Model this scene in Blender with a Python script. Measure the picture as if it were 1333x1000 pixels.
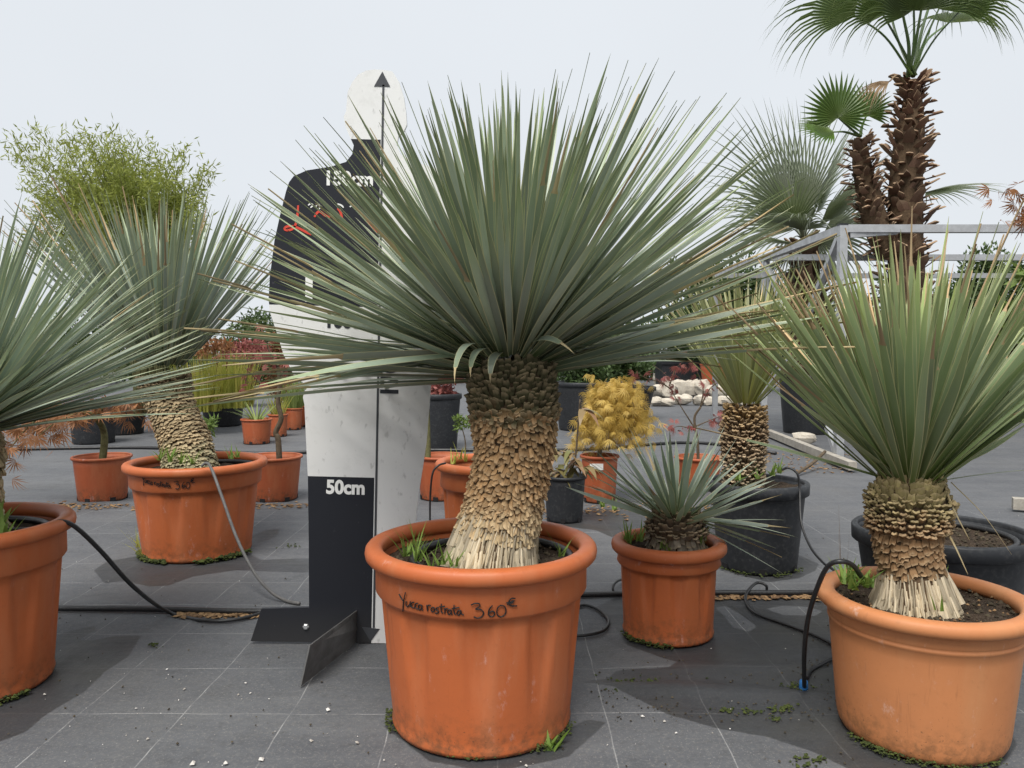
import bpy, math, random
import numpy as np
from mathutils import Vector, Matrix, noise
random.seed(7); RNG = np.random.default_rng(7)
R = math.radians; PI = math.pi
scene = bpy.context.scene
COL = scene.collection
for o in list(bpy.data.objects): bpy.data.objects.remove(o)

# ------------------------------------------------------------------ camera
F = 1007.0; CX, CY = 666.5, 500.0; HC = 0.86; HORIZON = 458.0
PITCH = math.atan((CY - HORIZON) / F)
cam = bpy.data.cameras.new('camera'); cam_o = bpy.data.objects.new('camera', cam); COL.objects.link(cam_o)
cam.sensor_width = 36; cam.lens = 36 * F / 1333; cam.clip_start = 0.02; cam.clip_end = 3000
cam_o.location = (0, 0, HC); cam_o.rotation_euler = (PI / 2 - PITCH, 0, 0)
scene.camera = cam_o
# ------------------------------------------------------------------ sky, sun, exposure
SUN_EL, SUN_AZ = R(60), R(200)      # azimuth clockwise from +Y: behind the camera, slightly to the left
w = bpy.data.worlds.new('World'); scene.world = w; w.use_nodes = True
nt = w.node_tree; nt.nodes.clear()
sky = nt.nodes.new('ShaderNodeTexSky'); sky.sky_type = 'NISHITA'; sky.sun_disc = False
sky.sun_elevation = SUN_EL; sky.sun_rotation = SUN_AZ; sky.air_density = 1.0; sky.dust_density = 3.0
skm = nt.nodes.new('ShaderNodeMixRGB'); skm.inputs['Fac'].default_value = 0.94
skm.inputs['Color2'].default_value = (8.3, 8.7, 9.15, 1)        # the cloud sheet in front of the blue
tc = nt.nodes.new('ShaderNodeTexCoord'); cn = nt.nodes.new('ShaderNodeTexNoise')
cn.inputs['Scale'].default_value = 1.6; cn.inputs['Detail'].default_value = 4
cr = nt.nodes.new('ShaderNodeMapRange'); cr.inputs['To Min'].default_value = 0.93; cr.inputs['To Max'].default_value = 1.07
cm = nt.nodes.new('ShaderNodeMixRGB'); cm.blend_type = 'MULTIPLY'; cm.inputs['Fac'].default_value = 1
bg = nt.nodes.new('ShaderNodeBackground'); bg.inputs['Strength'].default_value = 0.098
wo = nt.nodes.new('ShaderNodeOutputWorld')
L = nt.links.new
L(sky.outputs[0], skm.inputs['Color1']); L(tc.outputs['Generated'], cn.inputs['Vector'])
L(cn.outputs['Fac'], cr.inputs['Value']); L(skm.outputs[0], cm.inputs['Color1']); L(cr.outputs[0], cm.inputs['Color2'])
L(cm.outputs[0], bg.inputs['Color']); L(bg.outputs[0], wo.inputs['Surface'])
sun = bpy.data.lights.new('sun', 'SUN'); sun.energy = 4.6; sun.angle = R(36); sun.color = (1, .965, .91)
sun_o = bpy.data.objects.new('sun', sun); COL.objects.link(sun_o)
sd = Vector((math.sin(SUN_AZ) * math.cos(SUN_EL), math.cos(SUN_AZ) * math.cos(SUN_EL), math.sin(SUN_EL)))
sun_o.rotation_euler = sd.to_track_quat('Z', 'Y').to_euler(); sun_o.location = sd * 20
scene.render.engine = 'CYCLES'; cy = scene.cycles
cy.max_bounces = 6; cy.diffuse_bounces = 3; cy.glossy_bounces = 2; cy.transmission_bounces = 4; cy.transparent_max_bounces = 4
cy.use_adaptive_sampling = True; cy.adaptive_threshold = .025; cy.time_limit = 480; cy.caustics_reflective = False; cy.caustics_refractive = False
vs = scene.view_settings; vs.view_transform = 'Standard'; vs.look = 'None'; vs.exposure = 0.0; vs.gamma = 1.0

# ------------------------------------------------------------------ pixel helpers
FW = Vector((0, math.cos(PITCH), -math.sin(PITCH))); UPV = Vector((0, math.sin(PITCH), math.cos(PITCH)))
CAM = Vector((0, 0, HC))
def ray(x, y): return Vector((1, 0, 0)) * ((x - CX) / F) + UPV * ((CY - y) / F) + FW
def G(x, y, z=0.0):
    d = ray(x, y); return CAM + d * ((z - HC) / d.z)
def P(x, y, Y):
    d = ray(x, y); return CAM + d * (Y / d.y)
def on_cyl(x, y, c, r):
    d = ray(x, y); a = d.x**2 + d.y**2; b = -2 * (d.x * c.x + d.y * c.y); cc = c.x**2 + c.y**2 - r * r
    q = max(b * b - 4 * a * cc, 0); return CAM + d * ((-b - math.sqrt(q)) / (2 * a))

# ------------------------------------------------------------------ mesh builder
class MB:
    def __init__(s): s.v = []; s.f = []; s.m = []; s.u = []; s.w = []; s.r = []; s.sm = True
    def vert(s, p, u=0., w=.5, r=0.): s.v.append((p[0], p[1], p[2])); s.u.append(u); s.w.append(w); s.r.append(r); return len(s.v) - 1
    def face(s, idx, m=0): s.f.append(idx); s.m.append(m)
    def box(s, c, size, M=None, m=0):
        x, y, z = size[0] / 2, size[1] / 2, size[2] / 2; c = Vector(c); ids = []
        for a in (-x, x):
            for b in (-y, y):
                for d in (-z, z):
                    p = Vector((a, b, d)); p = (M @ p if M else p) + c; ids.append(s.vert(p))
        for q in ((0, 1, 3, 2), (4, 6, 7, 5), (0, 4, 5, 1), (2, 3, 7, 6), (0, 2, 6, 4), (1, 5, 7, 3)): s.face([ids[i] for i in q], m)
    def bar(s, a, b, wd, dp=None, m=0):
        a, b = Vector(a), Vector(b); dp = dp or wd; d = b - a; ln = d.length
        q = d.to_track_quat('Z', 'Y').to_matrix()
        s.box((a + b) / 2, (wd, dp, ln), q, m)
    def tube(s, pts, rad, n=8, cap=True, m=0, flat=1.0):
        pts = [Vector(p) for p in pts]; k = len(pts); prev = None; up = None
        for i, p in enumerate(pts):
            t = (pts[min(i + 1, k - 1)] - pts[max(i - 1, 0)])
            if t.length < 1e-9: t = Vector((0, 0, 1))
            t.normalize()
            if up is None: up = Vector((0, 0, 1)) if abs(t.z) < .9 else Vector((1, 0, 0))
            x = up.cross(t)
            if x.length < 1e-6: x = Vector((1, 0, 0)).cross(t)
            x.normalize(); y = t.cross(x); up = y
            rr = rad[i] if isinstance(rad, (list, tuple)) else rad
            ring = [s.vert(p + (x * math.cos(2 * PI * j / n) + y * math.sin(2 * PI * j / n) * flat) * rr, i / (k - 1)) for j in range(n)]
            if prev:
                for j in range(n): s.face([prev[j], prev[(j + 1) % n], ring[(j + 1) % n], ring[j]], m)
            elif cap: s.face(ring[::-1], m)
            prev = ring
        if cap: s.face(prev, m)
    def lathe(s, prof, n=64, c=(0, 0, 0), fn=None, m=0, closed=False):
        rings = []
        for (r, z) in prof:
            if r < 1e-6: rings.append([s.vert((c[0], c[1], c[2] + z))]); continue
            ring = []
            for j in range(n):
                th = 2 * PI * j / n; rr = r + (fn(th, z) if fn else 0)
                ring.append(s.vert((c[0] + rr * math.cos(th), c[1] + rr * math.sin(th), c[2] + z)))
            rings.append(ring)
        if closed: rings.append(rings[0])
        for a, b in zip(rings, rings[1:]):
            for j in range(n):
                j2 = (j + 1) % n
                if len(a) == 1 and len(b) == 1: continue
                if len(a) == 1: s.face([a[0], b[j2], b[j]], m)
                elif len(b) == 1: s.face([a[j], a[j2], b[0]], m)
                else: s.face([a[j], a[j2], b[j2], b[j]], m)
    def mesh(s, name, mats, origin=None, smooth=True):
        me = bpy.data.meshes.new(name); v = s.v
        if origin is not None:
            o = Vector(origin); v = [(p[0] - o.x, p[1] - o.y, p[2] - o.z) for p in v]
        me.from_pydata(v, [], s.f)
        for mm in (mats if isinstance(mats, (list, tuple)) else [mats]): me.materials.append(mm)
        if any(s.m): me.polygons.foreach_set('material_index', s.m)
        if smooth: me.polygons.foreach_set('use_smooth', [True] * len(s.f))
        for nm, arr in (('u', s.u), ('w', s.w), ('rnd', s.r)):
            at = me.attributes.new(nm, 'FLOAT', 'POINT'); at.data.foreach_set('value', arr)
        me.update(); return me

WORLD = {}
def tag(o, label=None, cat=None, group=None, kind=None):
    if label: o['label'] = label
    if cat: o['category'] = cat
    if group: o['group'] = group
    if kind: o['kind'] = kind
    return o
def empty(name, loc, label, cat, group=None):
    o = bpy.data.objects.new(name, None); COL.objects.link(o); o.location = loc; o.empty_display_size = .05
    WORLD[o.name] = Matrix.Translation(Vector(loc)); return tag(o, label, cat, group)
def part(name, me, parent, M=None, kind=None):
    o = bpy.data.objects.new(name, me); COL.objects.link(o); o.parent = parent; M = M or Matrix.Identity(4)
    o.matrix_basis = WORLD[parent.name].inverted() @ M; WORLD[o.name] = M
    if kind: o['kind'] = kind
    return o
def top(name, mb, mat, loc, label, cat, group=None, kind=None, smooth=True):
    o = bpy.data.objects.new(name, mb.mesh(name, mat, loc, smooth)); COL.objects.link(o); o.location = loc
    WORLD[o.name] = Matrix.Translation(Vector(loc)); return tag(o, label, cat, group, kind)
def smooth_path(pts, k=8):
    pts = [Vector(p) for p in pts]; q = [pts[0] * 2 - pts[1]] + pts + [pts[-1] * 2 - pts[-2]]; out = []
    for i in range(1, len(q) - 2):
        a, b, c, d = q[i - 1:i + 3]
        for j in range(k):
            t = j / k
            out.append(.5 * ((2 * b) + (c - a) * t + (2 * a - 5 * b + 4 * c - d) * t * t + (3 * b - a - 3 * c + d) * t**3))
    out.append(pts[-1]); return out
def U(a, b): return random.uniform(a, b)

# ------------------------------------------------------------------ materials
class NM:
    def __init__(s, name):
        s.mat = bpy.data.materials.new(name); s.mat.use_nodes = True; s.t = s.mat.node_tree; s.t.nodes.clear()
    def n(s, typ, **kw):
        nd = s.t.nodes.new('ShaderNode' + typ)
        for k, v in kw.items(): setattr(nd, k, v)
        return nd
    def put(s, sock, v):
        if isinstance(v, bpy.types.NodeSocket): s.t.links.new(v, sock)
        elif isinstance(v, tuple) and len(v) == 3 and sock.type == 'RGBA': sock.default_value = (*v, 1)
        elif v is not None: sock.default_value = v
    def math(s, op, a, b=None, c=None, clamp=False):
        nd = s.n('Math', operation=op, use_clamp=clamp)
        for i, v in enumerate((a, b, c)): s.put(nd.inputs[i], v)
        return nd.outputs[0]
    def mix(s, f, a, b, mode='MIX'):
        nd = s.n('MixRGB', blend_type=mode); s.put(nd.inputs[0], f); s.put(nd.inputs[1], a); s.put(nd.inputs[2], b); return nd.outputs[0]
    def noise(s, scale, vec=None, detail=4, rough=.55, stretch=None):
        nd = s.n('TexNoise'); nd.inputs['Scale'].default_value = scale; nd.inputs['Detail'].default_value = detail; nd.inputs['Roughness'].default_value = rough
        if vec is not None:
            if stretch:
                mp = s.n('Mapping'); mp.inputs['Scale'].default_value = stretch; s.t.links.new(vec, mp.inputs[0]); vec = mp.outputs[0]
            s.t.links.new(vec, nd.inputs['Vector'])
        return nd.outputs['Fac']
    def rng(s, v, a, b, c=0., d=1.):
        nd = s.n('MapRange'); s.put(nd.inputs[0], v)
        for i, x in enumerate((a, b, c, d)): s.put(nd.inputs[i + 1], x)
        return nd.outputs[0]
    def attr(s, name): return s.n('Attribute', attribute_name=name).outputs['Fac']
    def obj(s): return s.n('TexCoord').outputs['Object']
    def pos(s): return s.n('NewGeometry').outputs['Position']
    def objrnd(s): return s.n('ObjectInfo').outputs['Random']
    def bump(s, h, strength=.3, dist=.01):
        nd = s.n('Bump'); nd.inputs['Strength'].default_value = strength; nd.inputs['Distance'].default_value = dist; s.put(nd.inputs['Height'], h); return nd.outputs[0]
    def out(s, col, rough=.6, spec=.5, metal=0., normal=None, trans=0., tcol=None, coat=0.):
        b = s.n('BsdfPrincipled'); s.put(b.inputs['Base Color'], col); s.put(b.inputs['Roughness'], rough)
        b.inputs['Specular IOR Level'].default_value = spec; s.put(b.inputs['Metallic'], metal)
        if coat: b.inputs['Coat Weight'].default_value = coat
        if normal is not None: s.put(b.inputs['Normal'], normal)
        sh = b.outputs[0]
        if trans:
            t = s.n('BsdfTranslucent'); s.put(t.inputs[0], tcol if tcol is not None else col)
            mx = s.n('MixShader'); mx.inputs[0].default_value = trans; s.t.links.new(sh, mx.inputs[1]); s.t.links.new(t.outputs[0], mx.inputs[2]); sh = mx.outputs[0]
        o = s.n('OutputMaterial'); s.t.links.new(sh, o.inputs[0]); return s.mat

def m_leaf(name, base, mid, tip, edge, trans=.22, rough=.48, stripe=90.):
    """sword leaf: u runs along it, w across it; pale margins, fine lengthwise grain"""
    k = NM(name); u, wv = k.attr('u'), k.attr('w'); rn = k.math('FRACT', k.math('ADD', k.objrnd(), k.attr('rnd')))
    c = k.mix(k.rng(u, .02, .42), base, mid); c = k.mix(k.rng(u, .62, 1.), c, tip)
    cv = k.n('CombineXYZ'); k.put(cv.inputs[0], k.math('MULTIPLY', wv, stripe)); k.put(cv.inputs[1], k.math('MULTIPLY', u, 5.)); k.put(cv.inputs[2], k.math('MULTIPLY', rn, 40.))
    gr = k.noise(.35, cv.outputs[0], 2)
    c = k.mix(k.rng(gr, .3, .7, 0, .45), c, k.mix(.45, c, (.03, .05, .03)))
    bl = k.noise(1.0, cv.outputs[0], 3, stretch=(.04, 1, 1))
    c = k.mix(k.rng(bl, .45, .75, 0, .35), c, (.26, .31, .22))
    hs = k.n('HueSaturation'); k.put(hs.inputs['Value'], k.rng(rn, 0, 1, .62, 1.28)); k.put(hs.inputs['Saturation'], k.rng(k.math('FRACT', k.math('MULTIPLY', rn, 7.3)), 0, 1, .8, 1.12)); k.put(hs.inputs['Color'], c); c = hs.outputs[0]
    e = k.rng(k.math('ABSOLUTE', k.math('SUBTRACT', wv, .5)), .395, .455)
    c = k.mix(k.math('MULTIPLY', e, .8), c, edge)
    return k.out(c, rough, .45, trans=trans, tcol=k.mix(.5, c, (.22, .32, .06)))
def m_dry(name, a, b, rough=.75, stripe=40.):
    k = NM(name); u, wv = k.attr('u'), k.attr('w'); rn = k.math('FRACT', k.math('ADD', k.objrnd(), k.attr('rnd')))
    cv = k.n('CombineXYZ'); k.put(cv.inputs[0], k.math('MULTIPLY', wv, stripe)); k.put(cv.inputs[1], k.math('MULTIPLY', u, 4.)); k.put(cv.inputs[2], k.math('MULTIPLY', rn, 30.))
    g = k.noise(.5, cv.outputs[0], 3); c = k.mix(k.rng(g, .3, .7), a, b)
    hs = k.n('HueSaturation'); k.put(hs.inputs['Value'], k.rng(rn, 0, 1, .5, 1.2)); k.put(hs.inputs['Color'], c)
    return k.out(hs.outputs[0], rough, .25)
def m_scale(name, low, mid, high, z0, z1, z2, z3):
    """leaf bases on a trunk: colour drifts with height on the plant (weathered below, fresh above)"""
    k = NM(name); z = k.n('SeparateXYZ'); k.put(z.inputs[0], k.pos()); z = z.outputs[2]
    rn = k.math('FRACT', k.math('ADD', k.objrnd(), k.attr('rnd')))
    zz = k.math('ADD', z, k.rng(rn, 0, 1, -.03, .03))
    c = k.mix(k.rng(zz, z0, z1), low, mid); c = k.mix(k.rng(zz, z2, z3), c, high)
    g = k.noise(160., k.pos(), 3, stretch=(1, 1, .25))
    c = k.mix(k.rng(g, .35, .7, 0, .6), c, k.mix(.6, c, (.05, .03, .015)))
    tip = k.rng(k.attr('u'), .6, 1., 0, .62); c = k.mix(tip, c, k.mix(.5, c, (.62, .47, .29)))
    hs = k.n('HueSaturation'); k.put(hs.inputs['Value'], k.rng(k.math('FRACT', k.math('MULTIPLY', rn, 5.7)), 0, 1, .62, 1.22)); k.put(hs.inputs['Color'], c)
    return k.out(hs.outputs[0], .85, .2, normal=k.bump(g, .5, .003))
def m_terracotta(name, col, rough=.5, dirt=.35, dust=(.46, .19, .09)):
    k = NM(name); p = k.obj(); z = k.n('SeparateXYZ'); k.put(z.inputs[0], p)
    a = k.noise(7., p, 6, .6); b = k.noise(45., p, 5, .7); st = k.noise(9., p, 5, .65, stretch=(1, 1, .16)); sp = k.noise(170., p, 2)
    c = k.mix(k.rng(a, .35, .7, 0, .5), col, tuple(x * .78 for x in col))
    c = k.mix(k.math('MULTIPLY', k.rng(st, .48, .72), .45), c, dust)
    c = k.mix(k.math('MULTIPLY', k.rng(b, .58, .75), .3), c, tuple(x * .55 for x in col))
    zn = k.math('ADD', z.outputs[2], k.rng(a, 0, 1, -.05, .05))
    low = k.math('MULTIPLY', k.rng(zn, .10, .0), k.rng(b, .42, .62)); c = k.mix(k.math('MULTIPLY', low, dirt * 2), c, (.05, .045, .025))
    c = k.mix(k.math('MULTIPLY', k.math('MULTIPLY', k.rng(sp, .66, .74), k.rng(zn, .16, .02)), .8), c, (.04, .035, .02))
    sc = k.noise(26., p, 6, .75, stretch=(1, 1, .55)); c = k.mix(k.math('MULTIPLY', k.math('MULTIPLY', k.rng(sc, .60, .68), k.rng(a, .42, .6)), .5), c, tuple(min(.8, x * .6 + .28) for x in col))
    ln = k.noise(15., p, 4, .7, stretch=(3, 3, .05)); c = k.mix(k.math('MULTIPLY', k.rng(ln, .62, .7), .22), c, tuple(x * .4 for x in col))
    return k.out(c, k.rng(a, .3, .7, rough - .08, rough + .14), .4, normal=k.bump(b, .08, .004))
def m_plain(name, col, rough=.6, var=.3, scale=12., bump=.1, spec=.4, metal=0., dusty=None):
    k = NM(name); p = k.obj(); a = k.noise(scale, p, 5, .6); b = k.noise(scale * 7, p, 3)
    c = k.mix(k.rng(a, .3, .7, 0, 1), col, tuple(x * (1 - var) for x in col))
    if dusty: c = k.mix(k.math('MULTIPLY', k.rng(b, .5, .75), .5), c, dusty)
    return k.out(c, k.rng(a, .3, .7, rough - .08, rough + .1), spec, metal, normal=k.bump(b, bump, .004))
def m_foliage(name, a, b, trans=.3, rough=.55):
    k = NM(name); rn = k.attr('rnd'); c = k.mix(rn, a, b)
    n = k.noise(3., k.obj(), 2); c = k.mix(k.rng(n, .35, .65, 0, .5), c, tuple(.6 * x + .4 * y for x, y in zip(a, b)))
    return k.out(c, rough, .3, trans=trans, tcol=k.mix(.4, c, tuple(min(1, x * 1.6) for x in b)))

EDGE = (.60, .57, .32)
M = {}
M['leaf_main'] = m_leaf('glaucous_leaf', (.075, .10, .035), (.35, .415, .32), (.21, .27, .12), EDGE, .14, .38)  # leaf foot coloured darker to imitate the shade inside the crown
M['leaf_blue'] = m_leaf('blue_leaf', (.12, .17, .09), (.38, .46, .385), (.31, .375, .21), EDGE, .14, .38)
M['leaf_green'] = m_leaf('green_leaf', (.14, .20, .025), (.32, .405, .225), (.47, .54, .21), EDGE, .22)
M['leaf_yellow'] = m_leaf('yellow_green_leaf', (.48, .47, .13), (.42, .45, .20), (.50, .46, .23), EDGE, .3)
M['leaf_silver'] = m_leaf('silver_leaf', (.18, .24, .12), (.34, .42, .34), (.38, .43, .34), EDGE, .18)
M['dry'] = m_dry('dry_leaf', (.66, .50, .30), (.52, .36, .20))
M['straw'] = m_dry('straw', (.62, .52, .31), (.46, .34, .17))
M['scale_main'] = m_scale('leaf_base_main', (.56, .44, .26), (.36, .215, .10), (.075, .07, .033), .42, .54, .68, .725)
M['scale_left'] = m_scale('leaf_base_left', (.42, .39, .24), (.44, .34, .20), (.14, .11, .06), .40, .50, .66, .70)
M['scale_right'] = m_scale('leaf_base_right', (.28, .175, .09), (.25, .145, .07), (.33, .27, .12), .36, .42, .47, .52)
M['scale_far'] = m_scale('leaf_base_far', (.34, .27, .19), (.20, .13, .08), (.38, .24, .10), .40, .50, .56, .62)
M['scale_small'] = m_scale('leaf_base_small', (.30, .26, .20), (.16, .12, .08), (.14, .11, .06), .28, .32, .36, .4)
M['fibre'] = m_dry('trunk_fibre', (.66, .57, .42), (.42, .34, .22), stripe=14.)
M['core'] = m_plain('trunk_core', (.12, .075, .04), .9, .5, 60, .6)
M['pot'] = m_terracotta('terracotta_plastic', (.46, .118, .036))
M['pot_pale'] = m_terracotta('pale_terracotta', (.52, .205, .080), .55, .3, (.52, .26, .12))
M['pot_small'] = m_terracotta('nursery_pot', (.36, .085, .03), .55, .45)
M['pot_black'] = m_plain('black_plastic', (.022, .024, .028), .5, .4, 9, .06, .4, dusty=(.07, .07, .07))
M['rubber'] = m_plain('black_hose', (.018, .018, .019), .42, .3, 30, .05, .45, dusty=(.06, .06, .06))
M['hose_grey'] = m_plain('grey_hose', (.13, .125, .12), .55, .3, 30, .05)
M['soil'] = m_plain('soil', (.055, .038, .026), .95, .6, 40, .9, .15, dusty=(.20, .16, .12))
M['ink'] = m_plain('marker_ink', (.012, .011, .012), .55, .2, 60, .0)
M['white'] = m_plain('white_print', (.78, .78, .76), .45, .05, 9, .02)
M['black_print'] = m_plain('black_print', (.018, .02, .026), .45, .2, 9, .02)
M['grey_print'] = m_plain('grey_print', (.05, .053, .06), .45, .2, 9, .02)
M['red_print'] = m_plain('red_print', (.62, .055, .03), .5, .1, 9, .02)
M['steel'] = m_plain('galvanised_steel', (.50, .51, .52), .48, .28, 14, .08, .5, .55, dusty=(.42, .42, .41))
M['plate'] = m_plain('foot_plate_steel', (.26, .255, .25), .42, .35, 20, .06, .5, .7)
M['blue'] = m_plain('blue_plastic', (.03, .16, .42), .5, .2, 30, .05)
M['timber'] = m_plain('pale_timber', (.40, .37, .32), .85, .35, 20, .5, dusty=(.22, .18, .13))
M['stone'] = m_plain('white_stone', (.56, .51, .43), .9, .35, 7, .7, .2, dusty=(.33, .25, .15))
M['bark'] = m_plain('bark', (.14, .105, .07), .9, .5, 40, .8, .2)
M['bark_green'] = m_plain('green_bark', (.17, .165, .075), .85, .45, 40, .5, .2)
M['palm_boot'] = m_scale('palm_boot', (.24, .15, .105), (.26, .16, .11), (.20, .11, .075), 1.2, 1.8, 2.9, 3.3)
M['palm_green'] = m_leaf('palm_green', (.11, .17, .03), (.09, .17, .03), (.13, .21, .05), (.2, .27, .08), .3, .4)
M['palm_dark'] = m_leaf('palm_dark', (.07, .11, .03), (.085, .13, .045), (.22, .24, .12), (.2, .25, .08), .3, .4)
M['palm_blue'] = m_leaf('palm_blue', (.22, .23, .14), (.30, .33, .26), (.44, .46, .40), (.35, .4, .28), .3, .5)
M['palm_dead'] = m_dry('palm_dead', (.27, .19, .11), (.15, .10, .06))
M['bamboo'] = m_foliage('bamboo_leaf', (.15, .19, .03), (.34, .37, .09), .35)
M['weed'] = m_foliage('weed_leaf', (.11, .20, .03), (.26, .36, .09), .35)
M['grass_yel'] = m_foliage('yellow_grass', (.22, .27, .04), (.48, .42, .10), .3)
M['grass_grn'] = m_foliage('green_grass', (.12, .19, .04), (.28, .33, .11), .3)
M['maple_yel'] = m_foliage('yellow_maple', (.38, .25, .045), (.62, .45, .13), .3)
M['maple_rust'] = m_foliage('rust_maple', (.17, .085, .05), (.36, .16, .06), .25)
M['maple_red'] = m_foliage('red_maple', (.20, .055, .05), (.33, .12, .10), .25)
M['hedge'] = m_foliage('hedge_leaf', (.03, .055, .018), (.085, .13, .04), .2)
M['hedge2'] = m_foliage('hedge_light', (.07, .12, .025), (.19, .26, .06), .25)
M['magnolia'] = m_foliage('magnolia_leaf', (.15, .16, .05), (.30, .17, .10), .2, .4)
M['moss'] = m_foliage('moss', (.02, .028, .009), (.075, .095, .022), .05, .95)
M['litter'] = m_foliage('leaf_litter', (.10, .055, .03), (.38, .24, .12), .05, .9)
M['bits'] = m_foliage('gravel_bits', (.25, .22, .18), (.75, .73, .70), 0, .9)
M['crumb'] = m_foliage('soil_crumbs', (.02, .016, .012), (.10, .08, .05), 0, .95)

# ground fabric
def m_ground():
    k = NM('weed_mat'); p = k.pos(); s = k.n('SeparateXYZ'); k.put(s.inputs[0], p); x, y = s.outputs[0], s.outputs[1]
    n1 = k.noise(1.3, p, 7, .62); n2 = k.noise(9., p, 6, .7); n3 = k.noise(120., p, 3, .6); n4 = k.noise(2.4, p, 6, .65, stretch=(.5, 1.6, 1))
    wob = k.math('MULTIPLY', k.math('SUBTRACT', k.noise(2.2, p, 3), .5), .03)
    def line(c, phase, step, half):
        q = k.math('FRACT', k.math('DIVIDE', k.math('ADD', k.math('ADD', c, wob), phase), step))
        d = k.math('MULTIPLY', k.math('MINIMUM', q, k.math('SUBTRACT', 1., q)), step)
        return k.rng(d, half * .5, half * 1.25, 1, 0)
    lx = line(x, .03 + 50, .25, .0016); ly = line(y, -1.81 + 50 * .262, .262, .0016)
    ln = k.math('MAXIMUM', lx, ly)
    fade = k.math('MULTIPLY', k.rng(n2, .36, .60, .08, 1.), k.rng(k.noise(330., p, 1), .3, .6, .45, 1.))
    far = k.rng(y, 4.0, 4.4, 1., .35)
    ln = k.math('MULTIPLY', k.math('MULTIPLY', ln, fade), far)
    wet = k.rng(k.math('ADD', k.attr('wet'), k.math('MULTIPLY', k.math('SUBTRACT', k.noise(26., p, 4), .5), .16)), .46, .56)
    c = k.mix(k.rng(n1, .3, .7), (.066, .070, .079), (.100, .104, .112))
    c = k.mix(k.rng(n4, .42, .72, 0, .55), c, (.135, .138, .143))
    c = k.mix(k.rng(n2, .55, .8, 0, .5), c, (.045, .045, .046))
    c = k.mix(k.rng(n3, .5, .7, 0, .6), c, (.145, .143, .138)); c = k.mix(k.rng(k.noise(38., p, 5, .75), .52, .74, 0, .5), c, (.05, .05, .051)); c = k.mix(k.rng(k.noise(260., p, 2, .6), .62, .7, 0, .55), c, (.26, .255, .24))
    weave = k.math('MULTIPLY', k.math('SINE', k.math('MULTIPLY', x, 1500.)), k.math('SINE', k.math('MULTIPLY', y, 1500.)))
    c = k.mix(k.math('MULTIPLY', ln, .8), c, (.36, .36, .355))
    alg = k.math('MULTIPLY', k.rng(k.noise(3.1, p, 5), .48, .68), .55)
    wc = k.mix(.66, c, (.014, .015, .017)); wc = k.mix(k.math('MULTIPLY', alg, .6), wc, (.04, .037, .022))
    c = k.mix(wet, c, wc)
    dn = k.rng(n1, .5, .75, 0, .25); c = k.mix(dn, c, (.085, .077, .062))
    ro = k.mix(wet, k.rng(n2, .3, .7, .62, .82), k.rng(n2, .3, .7, .42, .62))
    h = k.math('ADD', k.math('MULTIPLY', n2, .6), k.math('MULTIPLY', n3, .4))
    h = k.math('ADD', h, k.math('MULTIPLY', k.noise(5.5, p, 3, .5, stretch=(.45, 1.5, 1)), 5.)); return k.out(c, ro, .35, normal=k.bump(h, .3, .006))
M['ground'] = m_ground()

# ------------------------------------------------------------------ ground sheet with its damp patches
def axis(lo, hi, step, far):
    a = list(np.arange(lo, hi, step)); d = step; b = []; x = a[-1]
    while x < far: d *= 1.22; x += d; b.append(x)
    d = step; c = []; x = a[0]
    while x > -far: d *= 1.22; x -= d; c.append(x)
    return np.array(c[::-1] + a + b)
gx = axis(-2.2, 2.4, .016, 900); gy = axis(1.3, 4.9, .016, 900)
XX, YY = np.meshgrid(gx, gy)
def poly_sd(px):
    """signed distance (inside positive) of every ground vertex to a polygon given by ground pixels"""
    q = np.array([[G(a, b).x, G(a, b).y] for a, b in px]); inside = np.zeros(XX.shape, bool); dist = np.full(XX.shape, 1e9)
    for i in range(len(q)):
        (x1, y1), (x2, y2) = q[i], q[(i + 1) % len(q)]
        cond = ((y1 > YY) != (y2 > YY)); inside ^= cond & (XX < (x2 - x1) * (YY - y1) / (y2 - y1 + 1e-12) + x1)
        dx, dy = x2 - x1, y2 - y1; t = np.clip(((XX - x1) * dx + (YY - y1) * dy) / (dx * dx + dy * dy + 1e-12), 0, 1)
        dist = np.minimum(dist, np.hypot(XX - x1 - t * dx, YY - y1 - t * dy))
    return np.where(inside, dist, -dist)
wetp = [
 [(184, 827), (167, 854), (136, 874), (112, 898), (61, 929), (34, 952), (-10, 968), (-200, 1000), (-200, 860), (40, 840), (84, 822), (126, 813), (122, 821), (102, 832), (124, 832), (150, 826)],
 [(122, 742), (136, 759), (160, 755), (194, 763), (218, 762), (252, 750), (306, 742), (401, 745), (430, 735), (401, 726), (340, 728), (318, 715), (300, 700), (200, 720), (140, 730)],
 [(345, 690), (365, 688), (360, 698), (340, 706), (325, 700)],
 [(755, 889), (790, 882), (803, 872), (870, 871), (882, 862), (850, 851), (815, 838), (800, 815), (772, 792), (800, 778), (1090, 776), (1200, 800), (1240, 1005), (1115, 1005), (1060, 978), (1000, 958), (935, 948), (865, 928), (835, 912), (800, 896)],
 [(935, 740), (1000, 757), (1040, 752), (1062, 742), (1066, 733), (1040, 722), (990, 715), (940, 720)],
 [(735, 950), (765, 935), (790, 940), (740, 985), (640, 1004), (560, 990), (500, 945), (515, 930)],
 [(765, 660), (820, 665), (900, 675), (960, 690), (900, 705), (800, 700), (770, 690), (730, 684)],
 [(1290, 1005), (1315, 985), (1325, 965), (1300, 940), (1280, 960)],
 [(1290, 870), (1340, 850), (1340, 820), (1300, 800), (1270, 820)]]
dryp = [[(930, 790), (945, 788), (965, 800), (985, 815), (975, 822), (955, 816), (942, 800)],
        [(998, 792), (1015, 788), (1050, 789), (1072, 795), (1060, 801), (1020, 800)]]
W = np.zeros(XX.shape)
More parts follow.
